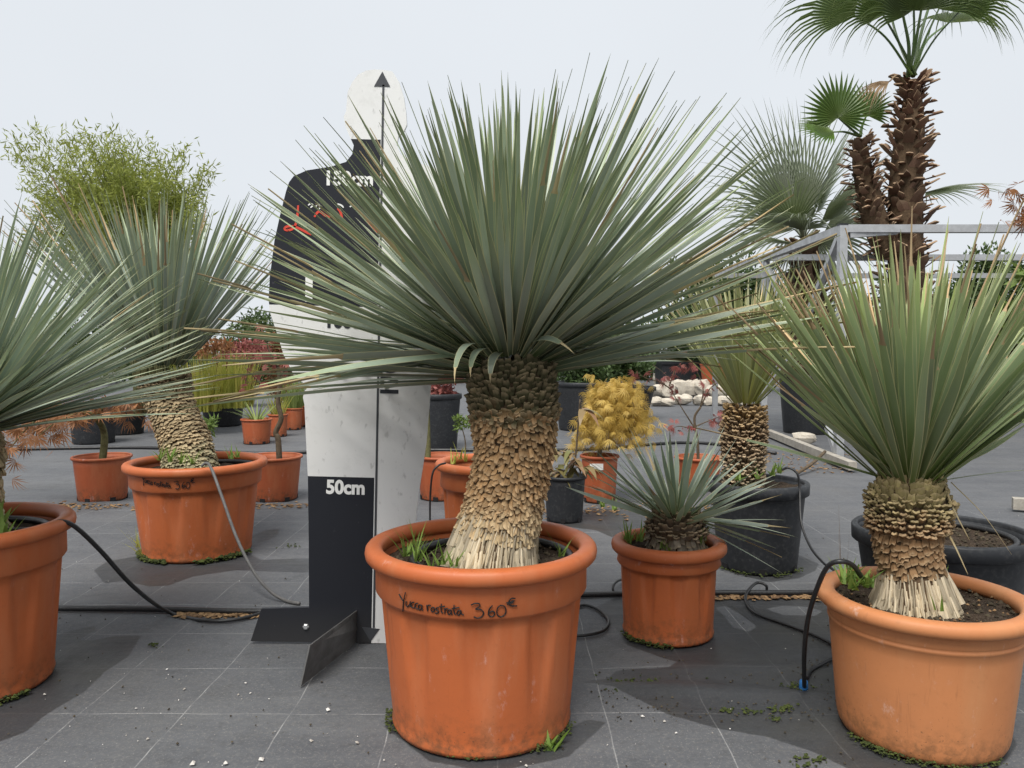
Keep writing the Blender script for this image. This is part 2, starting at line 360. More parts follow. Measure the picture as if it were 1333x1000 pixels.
for q in wetp: W = np.maximum(W, 1 / (1 + np.exp(-poly_sd(q) / .012)))
for q in dryp: W = np.minimum(W, 1 / (1 + np.exp(poly_sd(q) / .01)))
nr = lambda s, o: np.sin(XX * s + o) * np.cos(YY * s * 1.3 + o * 2) + .5 * np.sin(XX * s * 2.1 - YY * s * 1.7 + o)
ZZ = np.zeros(XX.shape)
near = (np.abs(XX) < 3) & (YY < 5) & (YY > 1)
ZZ += np.where(near, -.0022 + .0009 * nr(5., .4) + .0005 * nr(13., 1.7), -.003)
def ridge(pa, pb, hgt, wid):
    a, b = G(*pa), G(*pb); dx, dy = b.x - a.x, b.y - a.y; L2 = dx * dx + dy * dy
    t = ((XX - a.x) * dx + (YY - a.y) * dy) / L2; tc_ = np.clip(t, 0, 1)
    d = np.hypot(XX - a.x - tc_ * dx, YY - a.y - tc_ * dy) + .01 * np.sin(XX * 9)
    return hgt * np.exp(-(d / wid)**2) * np.where((t > 0) & (t < 1), np.sin(np.clip(t, 0, 1) * PI)**.5, 0)
ZZ += ridge((740, 890), (1110, 908), .014, .03) + ridge((780, 868), (1090, 872), .008, .035) + ridge((60, 780), (330, 790), .006, .03)
ZZ += ridge((700, 690), (1060, 700), .008, .05) + ridge((-40, 655), (420, 655), .01, .03)
ny, nx = XX.shape; vv = np.stack([XX, YY, ZZ], -1).reshape(-1, 3)
ii = np.arange(nx * ny).reshape(ny, nx); ff = np.stack([ii[:-1, :-1], ii[:-1, 1:], ii[1:, 1:], ii[1:, :-1]], -1).reshape(-1, 4)
gm = bpy.data.meshes.new('ground'); gm.from_pydata(vv.tolist(), [], ff.tolist()); gm.materials.append(M['ground'])
gm.polygons.foreach_set('use_smooth', [True] * len(ff)); at = gm.attributes.new('wet', 'FLOAT', 'POINT'); at.data.foreach_set('value', W.ravel().tolist())
go = bpy.data.objects.new('ground', gm); COL.objects.link(go); tag(go, 'dark grey woven weed matting with white grid lines and damp patches', 'ground', kind='structure')

# ------------------------------------------------------------------ pots
def soil_mesh(c, r, z, mat, bump=.012, n=40):
    mb = MB(); rings = 12; ctr = mb.vert((c[0], c[1], z)); prev = None
    for i in range(1, rings + 1):
        rr = r * i / rings; ring = []
        for j in range(n):
            th = 2 * PI * j / n; p = (c[0] + rr * math.cos(th), c[1] + rr * math.sin(th))
            h = noise.noise(Vector((p[0] * 22, p[1] * 22, 1.7))) * bump + noise.noise(Vector((p[0] * 70, p[1] * 70, 5))) * bump * .6
            ring.append(mb.vert((p[0], p[1], z + h)))
        for j in range(n):
            if prev: mb.face([prev[j], prev[(j + 1) % n], ring[(j + 1) % n], ring[j]])
            else: mb.face([ctr, ring[j], ring[(j + 1) % n]])
        prev = ring
    return mb.mesh('soil', mat)
def pot(name, label, x, y, rb, rr, h, style, mat, group=None, soil=.05, inner=None, z=0.0):
    o = empty(name, (x, y, z), label, 'pot', group); b = MB(); c = (0, 0, 0); ri = rr - .028; N = 96
    Mx = Matrix.Translation((x, y, z)); lean = lambda zz: rb + (rr - .022 - rb) * zz / h
    if style == 'fluted':
        zc = h * .73
        def fl(th, zz):
            if zz < .02 or zz > zc + .001: return 0
            t = zz / zc; a = .0095 * min(1, max(0, (t - .14) / .5))
            return a * (math.tanh(6 * (math.cos(10 * th) + .1 + .85 * (1 - t))) - 1) * .5
        prof = [(0, .006), (rb - .02, .006), (rb - .012, 0), (rb - .003, .003), (rb, .012)] + [(lean(zz) - .004, zz) for zz in np.linspace(.02, zc, 16)]
        prof += [(lean(zc) + .004, zc + .006), (lean(zc) + .008, zc + .012), (lean(h) - .002, h - .03)]
        prof += [(ri, h - .012), (ri - .004, h - .03), (ri - .02, h - soil - .03)]
        b.lathe(prof, 160, c, fl); rh = .019
    elif style == 'smooth':
        zc = h * .77
        prof = [(0, .006), (rb - .03, .006), (rb - .02, 0), (rb - .006, .004), (rb, .016)] + [(lean(zz), zz) for zz in np.linspace(.03, zc, 10)]
        prof += [(lean(zc) + .003, zc + .003), (lean(zc) + .003, zc + .008), (lean(zc) + .0005, zc + .010), (lean(zc) + .003, zc + .013), (lean(zc) + .004, zc + .017), (lean(h) + .001, h - .03)]
        prof += [(ri, h - .012), (ri - .004, h - .03), (ri - .02, h - soil - .03)]
        b.lathe(prof, N, c); rh = .017
    else:
        prof = [(0, .006), (rb - .015, .006), (rb - .01, 0), (rb - .002, .003), (rb, .01)] + [(rb + (rr - .008 - rb) * zz / h, zz) for zz in np.linspace(.02, h - .012, 6)]
        ri = rr - .014; prof += [(ri, h - .008), (ri - .003, h - .03), (ri - .02, h - soil - .03)]
        b.lathe(prof, N, c); rh = .009
    part('body', b.mesh('pot_body', mat), o, Mx)
    r = MB(); ring = []
    if style in ('fluted', 'smooth'):
        ro, cz = rr - .021, h - .018
        for k in range(14):
            a = 2 * PI * k / 14; ring.append((ro + .021 * math.copysign(abs(math.cos(a))**.8, math.cos(a)), cz + rh * math.copysign(abs(math.sin(a))**.8, math.sin(a))))
    elif style == 'black':
        ring = [(rr - .016, h - .004), (rr - .012, h), (rr - .002, h), (rr + .004, h - .006), (rr + .003, h - .045), (rr - .004, h - .05), (rr - .012, h - .045)][::-1]
    else:
        ring = [(rr - .014, h - .003), (rr - .010, h), (rr - .002, h), (rr + .002, h - .005), (rr + .001, h - .014), (rr - .006, h - .018), (rr - .013, h - .012)][::-1]
    r.lathe(ring, N, c, closed=True); part('rim', r.mesh('pot_rim', mat), o, Mx)
    if style in ('nursery', 'black'):
        dm = MB(); dm.box((0, 0, 0), (.012, .03 if rr > .14 else .022, .024))  # black box paints the shade inside a drain hole; nothing is cut
        me = dm.mesh('drain_hole', M['ink'], smooth=False)
        for k in range(6):
            a = 2 * PI * (k + .35) / 6; part('drain_hole', me, o, Mx @ Matrix.Rotation(a, 4, 'Z') @ Matrix.Translation((rb - .002, 0, .013)))
    part('soil', soil_mesh((0, 0), ri - .006, h - soil, M['soil']), o, Mx)
    if inner:
        ix, iy, ir = inner; q = MB(); pts = [(ix + ir * math.cos(a), iy + ir * math.sin(a), h - soil + .012) for a in np.linspace(0, 2 * PI, 49)]
        q.tube(pts, .0095, 8, cap=False); part('inner_pot_rim', q.mesh('inner_pot_rim', M['rubber']), o, Mx)
    return o
def at_px(px, Z): return (px - CX) / F * (Z * math.cos(PITCH) + .66 * math.sin(PITCH))
INK = [[(175,148),(186,168),(198,187)],[(212,140),(203,180),(199,215),(198,250)],[(218,190),(215,210),(224,222),(236,208)],[(240,190),(238,210),(243,222)],
 [(262,196),(250,198),(245,212),(252,226),(264,228)],[(284,202),(272,204),(267,218),(274,232),(286,234)],[(306,214),(294,211),(286,226),(296,241),(307,224),(308,214),(307,232),(313,244)],
 [(335,212),(338,230),(340,248)],[(338,228),(346,213),(358,216)],[(369,225),(360,238),(368,252),(380,243),(378,228),(369,225)],[(404,226),(391,229),(392,239),(404,248),(399,259),(384,258)],
 [(420,205),(418,230),(420,252),(430,258)],[(408,222),(424,221),(440,219)],[(438,232),(440,248),(440,262)],[(440,244),(448,232),(458,234)],[(476,241),(463,239),(456,255),(466,267),(477,250),(477,240),(478,258),(483,268)],
 [(494,212),(492,240),(497,262),(505,266)],[(480,232),(502,229),(524,226)],[(532,245),(518,244),(510,261),(521,271),(533,252),(533,244),(536,262),(550,270)],
 [(592,212),(612,203),(638,204),(642,218),(618,236),(645,237),(664,255),(655,278),(630,288),(608,280)],[(715,215),(698,235),(692,262),(705,279),(724,272),(728,256),(714,247),(697,260)],
 [(760,215),(744,232),(742,262),(760,280),(783,271),(794,246),(785,220),(762,214)],[(848,174),(826,174),(811,194),(822,216),(858,217)],[(796,200),(818,195),(842,186)],[(800,208),(818,203),(838,197)]]
def writing(pot_o, c, rfun, mapper, rad):
    mb = MB()
    for st in INK:
        pts = []
        for p in smooth_path([Vector((a, b, 0)) for a, b in st], 4):
            x, y = mapper(p.x, p.y); q = on_cyl(x, y, c, rfun(0)); q = on_cyl(x, y, c, rfun(q.z)); q = on_cyl(x, y, c, rfun(q.z)); pts.append(q)
        mb.tube(pts, rad, 6)
    w_ = part('handwriting', mb.mesh('handwriting', M['ink']), pot_o); w_['label'] = 'handwritten black marker words Yucca rostrata 360€'

PM = (at_px(627, 1.80), 1.80); PL = (at_px(257, 3.32), 3.32); PFL = (at_px(-54, 1.97), 1.97); PR = (at_px(1200, 1.73), 1.73)
PS = (at_px(870, 2.345), 2.345); PK = (at_px(986, 3.085), 3.085); PB = (at_px(1224, 2.44), 2.44); PC = (at_px(640, 3.17), 3.17)
po = pot('plant_pot', 'large fluted terracotta pot in the middle foreground with handwritten price, under the biggest yucca', PM[0], PM[1], .210, .270, .418, 'fluted', M['pot'], 'fluted terracotta pots', inner=(.025, -.005, .185))
writing(po, Vector((*PM, 0)), lambda z: .210 + (.248 - .210) * z / .418 + .0085, lambda x, y: (480 + x / 4.443, 740 + y / 4.443), .0014)
po = pot('plant_pot', 'fluted terracotta pot with handwritten price and grey hose, left of the height board', PL[0], PL[1], .222, .292, .395, 'fluted', M['pot'], 'fluted terracotta pots', inner=(.06, .03, .19))
writing(po, Vector((*PL, 0)), lambda z: .222 + (.270 - .222) * z / .395 + .0085, lambda x, y: (184.5 + (x - 175) * .1013, 620 + (y - 148) * .119), .0016)
pot('plant_pot', 'terracotta pot cut off by the left edge of the photo, black hose over its rim', PFL[0], PFL[1], .212, .270, .425, 'fluted', M['pot'], 'fluted terracotta pots', inner=(.0, -.0, .205))
pot('plant_pot', 'smooth pale terracotta pot without flutes at the right front', PR[0], PR[1], .174, .226, .318, 'smooth', M['pot_pale'], soil=.032)
pot('plant_pot', 'small fluted terracotta pot right of the middle, holding the smallest yucca', PS[0], PS[1], .138, .174, .287, 'fluted', M['pot'], 'fluted terracotta pots', soil=.035)
pot('plant_pot', 'tall black plastic pot behind the smallest yucca', PK[0], PK[1], .152, .192, .345, 'black', M['pot_black'], 'black plastic pots', soil=.025)
pot('plant_pot', 'wide black plastic pot with bare soil behind the pale pot at the right', PB[0], PB[1], .205, .258, .30, 'black', M['pot_black'], 'black plastic pots', soil=.035, inner=(0, 0, .205))
pot('plant_pot', 'fluted terracotta pot half hidden behind the thick middle trunk', PC[0], PC[1], .185, .232, .415, 'fluted', M['pot'], 'fluted terracotta pots')

# ------------------------------------------------------------------ yuccas
def wprof(u):
    s = min(1, u / .42); s = s * s * (3 - 2 * s); a = .68 + .32 * s
    if u > .45: a *= max(0.0, 1 - ((u - .45) / .55)**1.7)
    return a
def leaf_mesh(name, mats, bend, dead=None, curl=0., segs=11, wav=0., width=wprof):
    """unit leaf along +Z, flat side +Y; bend drops it towards -Y; dead = (u from which it is dry and pinched)"""
    mb = MB(); prev = None; us = list(np.linspace(0, 1, segs))
    if dead: us = sorted(set([u for u in us if abs(u - dead) > .03] + [dead - .004, dead + .012]))
    ang = 0; pos = [0., 0.]; last = 0
    for i, u in enumerate(us):
        du = u - last; last = u
        ang = bend * u + (curl * max(0, u - .55) / .45 if curl else 0)
        pos[0] += math.cos(ang) * du; pos[1] -= math.sin(ang) * du
        hw = .5 * width(u); cup = .005 * (1 - .6 * u)
        dd = dead and u > dead
        if dd: hw = .5 * width(dead) * .62 * (1 - (u - dead) / (1 - dead))**.8; cup = .006
        sx = wav * math.sin(u * 7)
        row = [mb.vert((sx - hw, pos[1] + cup, pos[0]), u, 0), mb.vert((sx, pos[1], pos[0]), u, .5), mb.vert((sx + hw, pos[1] + cup, pos[0]), u, 1)]
        if prev:
            mm = 1 if dd else 0
            mb.face([prev[0], prev[1], row[1], row[0]], mm); mb.face([prev[1], prev[2], row[2], row[1]], mm)
        prev = row
    return mb.mesh(name, mats)
def mb_add_mesh(mb, me, Mx, rn, matmap=None):
    n0 = len(mb.v); us = me.attributes['u'].data; ws = me.attributes['w'].data
    for i, v in enumerate(me.vertices): mb.vert(Mx @ v.co, us[i].value, ws[i].value, rn)
    for p in me.polygons: mb.face([n0 + i for i in p.vertices], p.material_index)
def frame(zaxis, yhint):
    z = zaxis.normalized(); y = yhint - z * yhint.dot(z)
    if y.length < 1e-4: y = Vector((1, 0, 0)) - z * z.x
    y.normalize(); x = y.cross(z); m = Matrix((x, y, z)).transposed(); return m.to_4x4()

def scale_meshes(mat):
    out = []
    for k in range(4):
        mb = MB(); rows = []
        for i, u in enumerate((0, .55, 1.)):
            row = []
            for j, wv in enumerate((0, .5, 1.)):
                ww = (.90, 1.0, .80)[i]
                jag = (U(-.34, .16) if i == 2 else 0); row.append(mb.vert(((wv - .5) * ww, .10 * (1 - (2 * wv - 1)**2) + .10 * u, u + jag), u, wv))
            rows.append(row)
        bk = [mb.vert((mb.v[i][0] * .9, mb.v[i][1] - .24, mb.v[i][2] - .06), mb.u[i], mb.w[i]) for i in rows[2]]
        b0 = [mb.vert((mb.v[i][0], mb.v[i][1] - .2, mb.v[i][2]), mb.u[i], mb.w[i]) for i in rows[1]]
        for i in range(2):
            for j in range(2): mb.face([rows[i][j + 1], rows[i][j], rows[i + 1][j], rows[i + 1][j + 1]])
        for j in range(2): mb.face([rows[2][j + 1], rows[2][j], bk[j], bk[j + 1]]); mb.face([bk[j + 1], bk[j], b0[j], b0[j + 1]])
        mb.face([rows[1][0], b0[0], bk[0], rows[2][0]]); mb.face([rows[2][2], bk[2], b0[2], rows[1][2]])
        out.append(mb.mesh('leaf_base', mat, smooth=False))
    return out
def strip_meshes(mat):
    out = []
    for k in range(4):
        mb = MB(); prev = None; o1 = U(-.2, .2)
        for i, u in enumerate((0, .35, .7, 1.)):
            hw = (.5, .46, .42, .22)[i] * U(.8, 1.1); x = o1 * u; row = [mb.vert((x - hw, 0, u), u, 0), mb.vert((x, .16, u), u, .5), mb.vert((x + hw, 0, u + (U(-.1, .1) if i == 3 else 0)), u, 1)]
            if prev:
                for j in range(2): mb.face([prev[j + 1], prev[j], row[j], row[j + 1]])
            prev = row
        out.append(mb.mesh('fibre_strip', mat))
    return out

def trunk_build(y, spine, radii, scale_mat, zones, nparts, core='core'):
    """spine: world points bottom to top; zones: (s0, s1, mode, length, width, tilt)"""
    path = smooth_path(spine, 10); K = len(path); rad = [float(np.interp(i / (K - 1), [q[0] for q in radii], [q[1] for q in radii])) for i in range(K)]
    mb = MB(); mb.tube(path, [r * .97 for r in rad], 28); tr = part('trunk', mb.mesh('trunk', M[core]), y)
    cum = [0]
    for a, b in zip(path, path[1:]): cum.append(cum[-1] + (b - a).length)
    tot = cum[-1]; items = []
    for (s0, s1, mode, ln, wd, tilt) in zones:
        s = s0 * tot; row = 0; step = ln * (.64 if mode == 'down' else .52 if mode == 'up' else .3)
        while s < s1 * tot:
            i = int(np.searchsorted(cum, s)); i = min(max(i, 1), K - 1); f = (s - cum[i - 1]) / (cum[i] - cum[i - 1])
            p = path[i - 1].lerp(path[i], f); t = (path[i] - path[i - 1]).normalized(); r = rad[i - 1] * (1 - f) + rad[i] * f
            slope = (rad[i] - rad[i - 1]) / max((path[i] - path[i - 1]).length, 1e-5)
            n = max(8, int(2 * PI * r / (wd * .93)))
            ex = Vector((1, 0, 0)) - t * t.x; ex.normalize(); ey = t.cross(ex)
            for j in range(n):
                th = 2 * PI * (j + .5 * (row % 2) + U(-.22, .22)) / n
                no = ex * math.cos(th) + ey * math.sin(th); tang = (t + no * slope).normalized()
                pp = p + no * r + tang * U(-.45, .45) * step
                items.append((pp, no, tang, mode, ln * U(.75, 1.2), wd * U(.85, 1.2), tilt + U(-.12, .16)))
            s += step; row += 1
    sm = scale_meshes(M[scale_mat]); stm = strip_meshes(M['fibre'])
    keyed = []
    for it in items:
        pp, no, tang, mode, ln, wd, tilt = it
        tocam = (CAM - pp).normalized(); keyed.append((no.dot(tocam), it))
    keyed.sort(key=lambda q: -q[0]); rest = MB(); rests = MB()
    for k, (d, it) in enumerate(keyed):
        pp, no, tang, mode, ln, wd, tilt = it
        base = -tang if mode in ('down', 'strip') else tang
        z = (base * math.cos(tilt) + no * math.sin(tilt)); fr = frame(z, no) @ Matrix.Rotation(U(-.12, .12), 4, 'Y')
        Mx = Matrix.Translation(pp - no * ln * .12) @ fr @ Matrix.Diagonal((wd, ln, ln, 1))
        me = random.choice(stm if mode == 'strip' else sm)
        if k < nparts: part('fibre_strip' if mode == 'strip' else 'leaf_base', me, tr, Mx)
        elif mode == 'strip': mb_add_mesh(rests, me, Mx, random.random())
        else: mb_add_mesh(rest, me, Mx, random.random())
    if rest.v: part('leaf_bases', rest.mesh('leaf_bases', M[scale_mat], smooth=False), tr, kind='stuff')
    if rests.v: part('fibre_strips', rests.mesh('fibre_strips', M['fibre']), tr, kind='stuff')
    return path, rad, tr

LEAFSETS = {}
def leaf_set(mat, dry):
    key = (mat, dry)
    if key not in LEAFSETS:
        mm = [M[mat], M[dry]]
        LEAFSETS[key] = dict(plain=[leaf_mesh('leaf', mm, b, wav=wv) for b, wv in ((-.06, 0), (0, .1), (.08, 0), (.16, -.12), (.03, .15))],
            droop=[leaf_mesh('leaf', mm, b, wav=wv) for b, wv in ((.12, 0), (.2, .1), (.07, -.1))],
            dead=[leaf_mesh('leaf', mm, b, dead=d) for b, d in ((.04, .7), (.12, .6), (0, .78), (-.05, .5), (.1, .82))],
            deadroop=[leaf_mesh('leaf', mm, b, dead=d) for b, d in ((.1, .72), (.18, .66), (.06, .78), (.12, .58))],
            curl=[leaf_mesh('leaf', mm, .5, dead=.86, curl=1.3, segs=15), leaf_mesh('leaf', mm, .3, dead=.8, curl=.9, segs=15)])
    return LEAFSETS[key]
def rosette(y, C, axis_, n, ln, wd, thmax, mat, dry='dry', dead=.1, rc=.07, hc=.10, nobj=300, thfun=None, lenfun=None, gamma=1., keep=None, up=0.0, extra=()):
    ax = axis_.normalized(); ex = Vector((1, 0, 0)) - ax * ax.x; ex.normalize(); ey = ax.cross(ex); S = leaf_set(mat, dry); rows = []
    for i in range(n):
        f = (i + .5) / n; ph = i * 2.39996 + U(-.15, .15); az = ex * math.cos(ph) + ey * math.sin(ph)
        tm = thfun(az) if thfun else thmax
        ct = 1 - (1 - math.cos(tm)) * f**gamma; th = math.acos(max(-1, min(1, ct))) + U(-.05, .05)
        d = ax * math.cos(th) + az * math.sin(th)
        base = C + az * rc * min(1, th / .9) + ax * hc * (math.cos(th) - .62)
        l = ln * (.82 + .18 * min(1, th / .5)) * U(.88, 1.1)
        if lenfun: l *= lenfun(d, th)
        rows.append((base, d, th, l, wd * U(.78, 1.12), None))
    for (tipp, kind) in extra:
        d = Vector(tipp) - C; rows.append((C + d.normalized() * rc * .8, d.normalized(), 1.5, d.length - rc * .8, wd * U(.95, 1.15), kind))
    if keep: rows = [r for r in rows if keep(r[0], r[1], r[3])]
    # the ones that show largest: nearest to the camera first
    rows.sort(key=lambda r: (r[0] + r[1] * r[3] * .6 - CAM).length - (10 if r[5] else 0)); rest = MB()
    for k, (b, d, th, l, wdt, kind) in enumerate(rows):
        pd = dead * (1.7 if th > 1.0 else .55)
        kd = kind or (('deadroop' if random.random() < pd else 'droop') if th > 1.25 else ('dead' if random.random() < pd else 'plain'))
        hint = ax if th > .12 else Vector((U(-1, 1), U(-1, 1), 0))
        Mx = Matrix.Translation(b) @ frame(d, hint) @ Matrix.Rotation(random.gauss(0, .42), 4, 'Z') @ Matrix.Diagonal((wdt, l, l, 1))
        me = random.choice(S[kd])
        if k < nobj: part('leaf', me, y, Mx)
        else: mb_add_mesh(rest, me, Mx, random.random())
    if rest.v: part('leaves_behind', rest.mesh('leaves_behind', [M[mat], M[dry]]), y, kind='stuff')

# --- the big one in the middle
c0 = Vector((*PM, 0)); zs = .355
Y1 = empty('yucca', (c0.x + .03, c0.y, zs), 'biggest yucca, grey-green spherical leaf head on a thick tan trunk in the middle foreground', 'yucca', 'potted yuccas')
sp = [P(642, 748, 1.785), P(645, 705, 1.80), P(656, 655, 1.815), P(667, 605, 1.825), P(670, 555, 1.83), P(664, 472, 1.835)]
sp[0].z = .345
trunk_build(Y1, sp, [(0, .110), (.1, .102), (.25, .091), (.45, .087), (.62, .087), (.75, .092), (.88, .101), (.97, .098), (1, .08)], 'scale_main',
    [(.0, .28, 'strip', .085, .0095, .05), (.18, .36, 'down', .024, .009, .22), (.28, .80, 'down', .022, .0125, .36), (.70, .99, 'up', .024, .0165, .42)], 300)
C1 = P(663, 459, 1.835)
def th1(az):
    front = -az.y
    tm = 89 - 5 * max(0, min(1, az.x * 2))
    return R(tm) if front < .25 else R(tm - (tm - 59) * min(1, (front - .25) / .5))
def len1(d, th): return .93 - .24 * max(0, -d.y) + .10 * max(0, d.x) * math.sin(th) - .10 * max(0, -d.x) * max(0, d.z)
ex1 = []
for (tx, ty, dy, kd) in ((256, 518, -.1, 'deadroop'), (272, 486, -.28, 'deadroop'), (300, 492, .05, 'deadroop'), (250, 466, .1, 'deadroop'), (262, 441, -.15, 'dead'), (345, 488, -.05, 'deadroop'),
        (240, 420, .15, 'dead'), (330, 470, -.35, 'droop'), (285, 460, -.3, 'deadroop'), (330, 478, .2, 'droop'), (310, 400, -.2, 'plain'), (330, 250, -.05, 'plain'), (298, 292, .1, 'plain'), (345, 275, .15, 'plain'),
        (1005, 385, -.1, 'dead'), (1010, 400, .1, 'dead'), (985, 430, -.25, 'droop'), (1000, 345, -.2, 'plain'), (970, 440, .2, 'droop'), (1005, 300, .1, 'plain'), (940, 455, .0, 'deadroop'), (985, 250, -.1, 'plain'), (990, 225, .15, 'plain'),
        (780, 72, .1, 'plain'), (842, 82, .05, 'plain'), (716, 85, 0, 'plain'), (890, 98, -.05, 'plain'), (945, 148, .1, 'plain'), (930, 135, -.1, 'plain'), (870, 120, .2, 'plain'), (655, 112, .2, 'plain')):
    ex1.append((P(tx, ty, 1.835 + dy), kd))
for (tx, ty, dy) in ((600, 440, -.22), (575, 420, -.28), (632, 455, -.22), (730, 420, -.25)): ex1.append((P(tx, ty, 1.835 + dy), 'curl'))
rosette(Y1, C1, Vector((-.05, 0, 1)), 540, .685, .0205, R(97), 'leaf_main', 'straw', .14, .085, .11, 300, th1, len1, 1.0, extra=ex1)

# --- far left, cut by the frame
c = Vector((*PFL, 0))
Y2 = empty('yucca', (c.x, c.y, .37), 'blue-green yucca cut off by the left edge of the photo', 'yucca', 'potted yuccas')
trunk_build(Y2, [Vector((c.x, c.y, .36)), Vector((c.x - .01, c.y, .5)), Vector((c.x, c.y, .68))], [(0, .12), (.3, .1), (.8, .11), (1, .09)], 'scale_left', [(0, .99, 'down', .03, .02, .3)], 0)
rosette(Y2, Vector((c.x + .01, c.y + .02, .70)), Vector((-.03, .0, 1)), 560, .55, .0155, R(80), 'leaf_blue', 'straw', .03, .08, .11, 300)
# --- left middle
c = Vector((*PL, 0)); zs = .34
Y3 = empty('yucca', (c.x - .05, c.y, zs), 'leaning yucca with upright grey-green leaves in front of the bamboo', 'yucca', 'potted yuccas')
sp = [P(249, 610, 3.30), P(243, 582, 3.31), P(231, 550, 3.32), P(220, 520, 3.32), P(214, 490, 3.32)]; sp[0].z = .33
trunk_build(Y3, sp, [(0, .110), (.2, .102), (.6, .09), (1, .095)], 'scale_left', [(0, .80, 'down', .019, .024, .5), (.78, .99, 'up', .028, .022, .6)], 300)
rosette(Y3, P(214, 480, 3.32), Vector((-.03, 0, 1)), 280, .74, .022, R(44), 'leaf_blue', 'dry', .2, .09, .12, 230)
# --- right front
c = Vector((*PR, 0)); zs = .286
Y4 = empty('yucca', (c.x - .02, c.y, zs), 'yucca with upright green leaves and tan dry tips at the right front', 'yucca', 'potted yuccas')
sp = [P(1190, 783, 1.725), P(1187, 745, 1.73), P(1180, 705, 1.735), P(1182, 670, 1.735), P(1186, 620, 1.735)]; sp[0].z = .278
trunk_build(Y4, sp, [(0, .094), (.12, .078), (.3, .065), (.5, .068), (.68, .078), (.85, .080), (1, .06)], 'scale_right',
    [(0, .34, 'strip', .07, .0075, .03), (.33, .60, 'down', .02, .0145, .35), (.58, .84, 'up', .022, .015, .9), (.80, .99, 'up', .024, .017, .4)], 300)
ex4 = [(P(1008, 500, 1.6), 'dead'), (P(905, 545, 1.85), 'deadroop'), (P(1000, 440, 1.55), 'dead'), (P(985, 395, 1.7), 'dead'), (P(1015, 365, 1.8), 'dead'), (P(1035, 350, 1.6), 'dead'), (P(1055, 330, 1.75), 'dead'),
       (P(1330, 560, 1.7), 'plain'), (P(1345, 520, 1.6), 'dead'), (P(1360, 600, 1.75), 'droop'), (P(1340, 450, 1.6), 'dead'), (P(1115, 292, 1.7), 'dead'), (P(1188, 268, 1.7), 'dead'), (P(1235, 300, 1.65), 'dead'), (P(1270, 290, 1.75), 'dead'), (P(1160, 300, 1.8), 'plain'),
       (P(1310, 250, 1.75), 'dead'), (P(1240, 285, 1.8), 'plain'), (P(1280, 275, 1.7), 'plain')]
rosette(Y4, P(1184, 634, 1.735), Vector((.01, .03, 1)), 265, .535, .0205, R(47), 'leaf_green', 'dry', .42, .055, .09, 300, extra=ex4, gamma=1.05)
mbx = MB()
for a, b, cc in (((1228, 625), (1240, 660), (1262, 703)), ((1238, 628), (1280, 670), (1317, 722)), ((1232, 690), (1245, 715), (1260, 748))):
    pts = smooth_path([P(*a, 1.70), P(*b, 1.67), P(*cc, 1.66)], 5); k = len(pts)
    mbx.tube(pts, [.004 * (1 - .8 * i / k) for i in range(k)], 5, flat=.3)
part('dry_strands', mbx.mesh('dry_strands', M['straw']), Y4)
# --- small one
c = Vector((*PS, 0)); zs = .252
Y5 = empty('yucca', (c.x, c.y, zs), 'smallest yucca with sparse silvery leaves right of the middle', 'yucca', 'potted yuccas')
sp = [P(880, 718, 2.35), P(879, 700, 2.35), P(881, 668, 2.35)]; sp[0].z = .245
trunk_build(Y5, sp, [(0, .095), (.25, .082), (.7, .085), (1, .06)], 'scale_small', [(0, .5, 'down', .03, .018, .3), (.45, .99, 'up', .024, .019, .75)], 200)
ex5 = [(P(*p, 2.35 + dy), k) for p, dy, k in (((748, 627), -.1, 'plain'), ((762, 600), .1, 'plain'), ((788, 612), -.15, 'plain'), ((792, 582), 0, 'plain'), ((812, 578), .1, 'plain'), ((1030, 688), -.1, 'dead'), ((1028, 697), .05, 'dead'), ((1040, 686), .1, 'plain'),
        ((1012, 705), -.12, 'plain'), ((1020, 718), -.05, 'dead'), ((1022, 742), -.1, 'plain'), ((985, 625), 0, 'plain'), ((965, 597), .05, 'plain'), ((1010, 622), .1, 'plain'), ((905, 568), 0, 'plain'), ((880, 572), .1, 'plain'), ((930, 570), .12, 'plain'), ((857, 575), -.1, 'plain'))]
rosette(Y5, P(881, 672, 2.35), Vector((.06, 0, 1)), 62, .285, .0185, R(74), 'leaf_silver', 'straw', .10, .05, .06, 300, extra=ex5)
# --- the one in the black pot
c = Vector((*PK, 0))
Y6 = empty('yucca', (c.x - .03, c.y, .32), 'yellow-green yucca with a brown shaggy trunk in the tall black pot', 'yucca', 'potted yuccas')
sp = [P(968, 612, 3.08), P(968, 575, 3.085), P(970, 530, 3.085)]; sp[0].z = .30
trunk_build(Y6, sp, [(0, .055), (.2, .066), (.6, .074), (1, .062)], 'scale_far', [(0, .99, 'up', .03, .016, .85)], 260)
rosette(Y6, P(970, 528, 3.085), Vector((.02, 0, 1)), 150, .56, .019, R(42), 'leaf_yellow', 'straw', .3, .06, .07, 190)

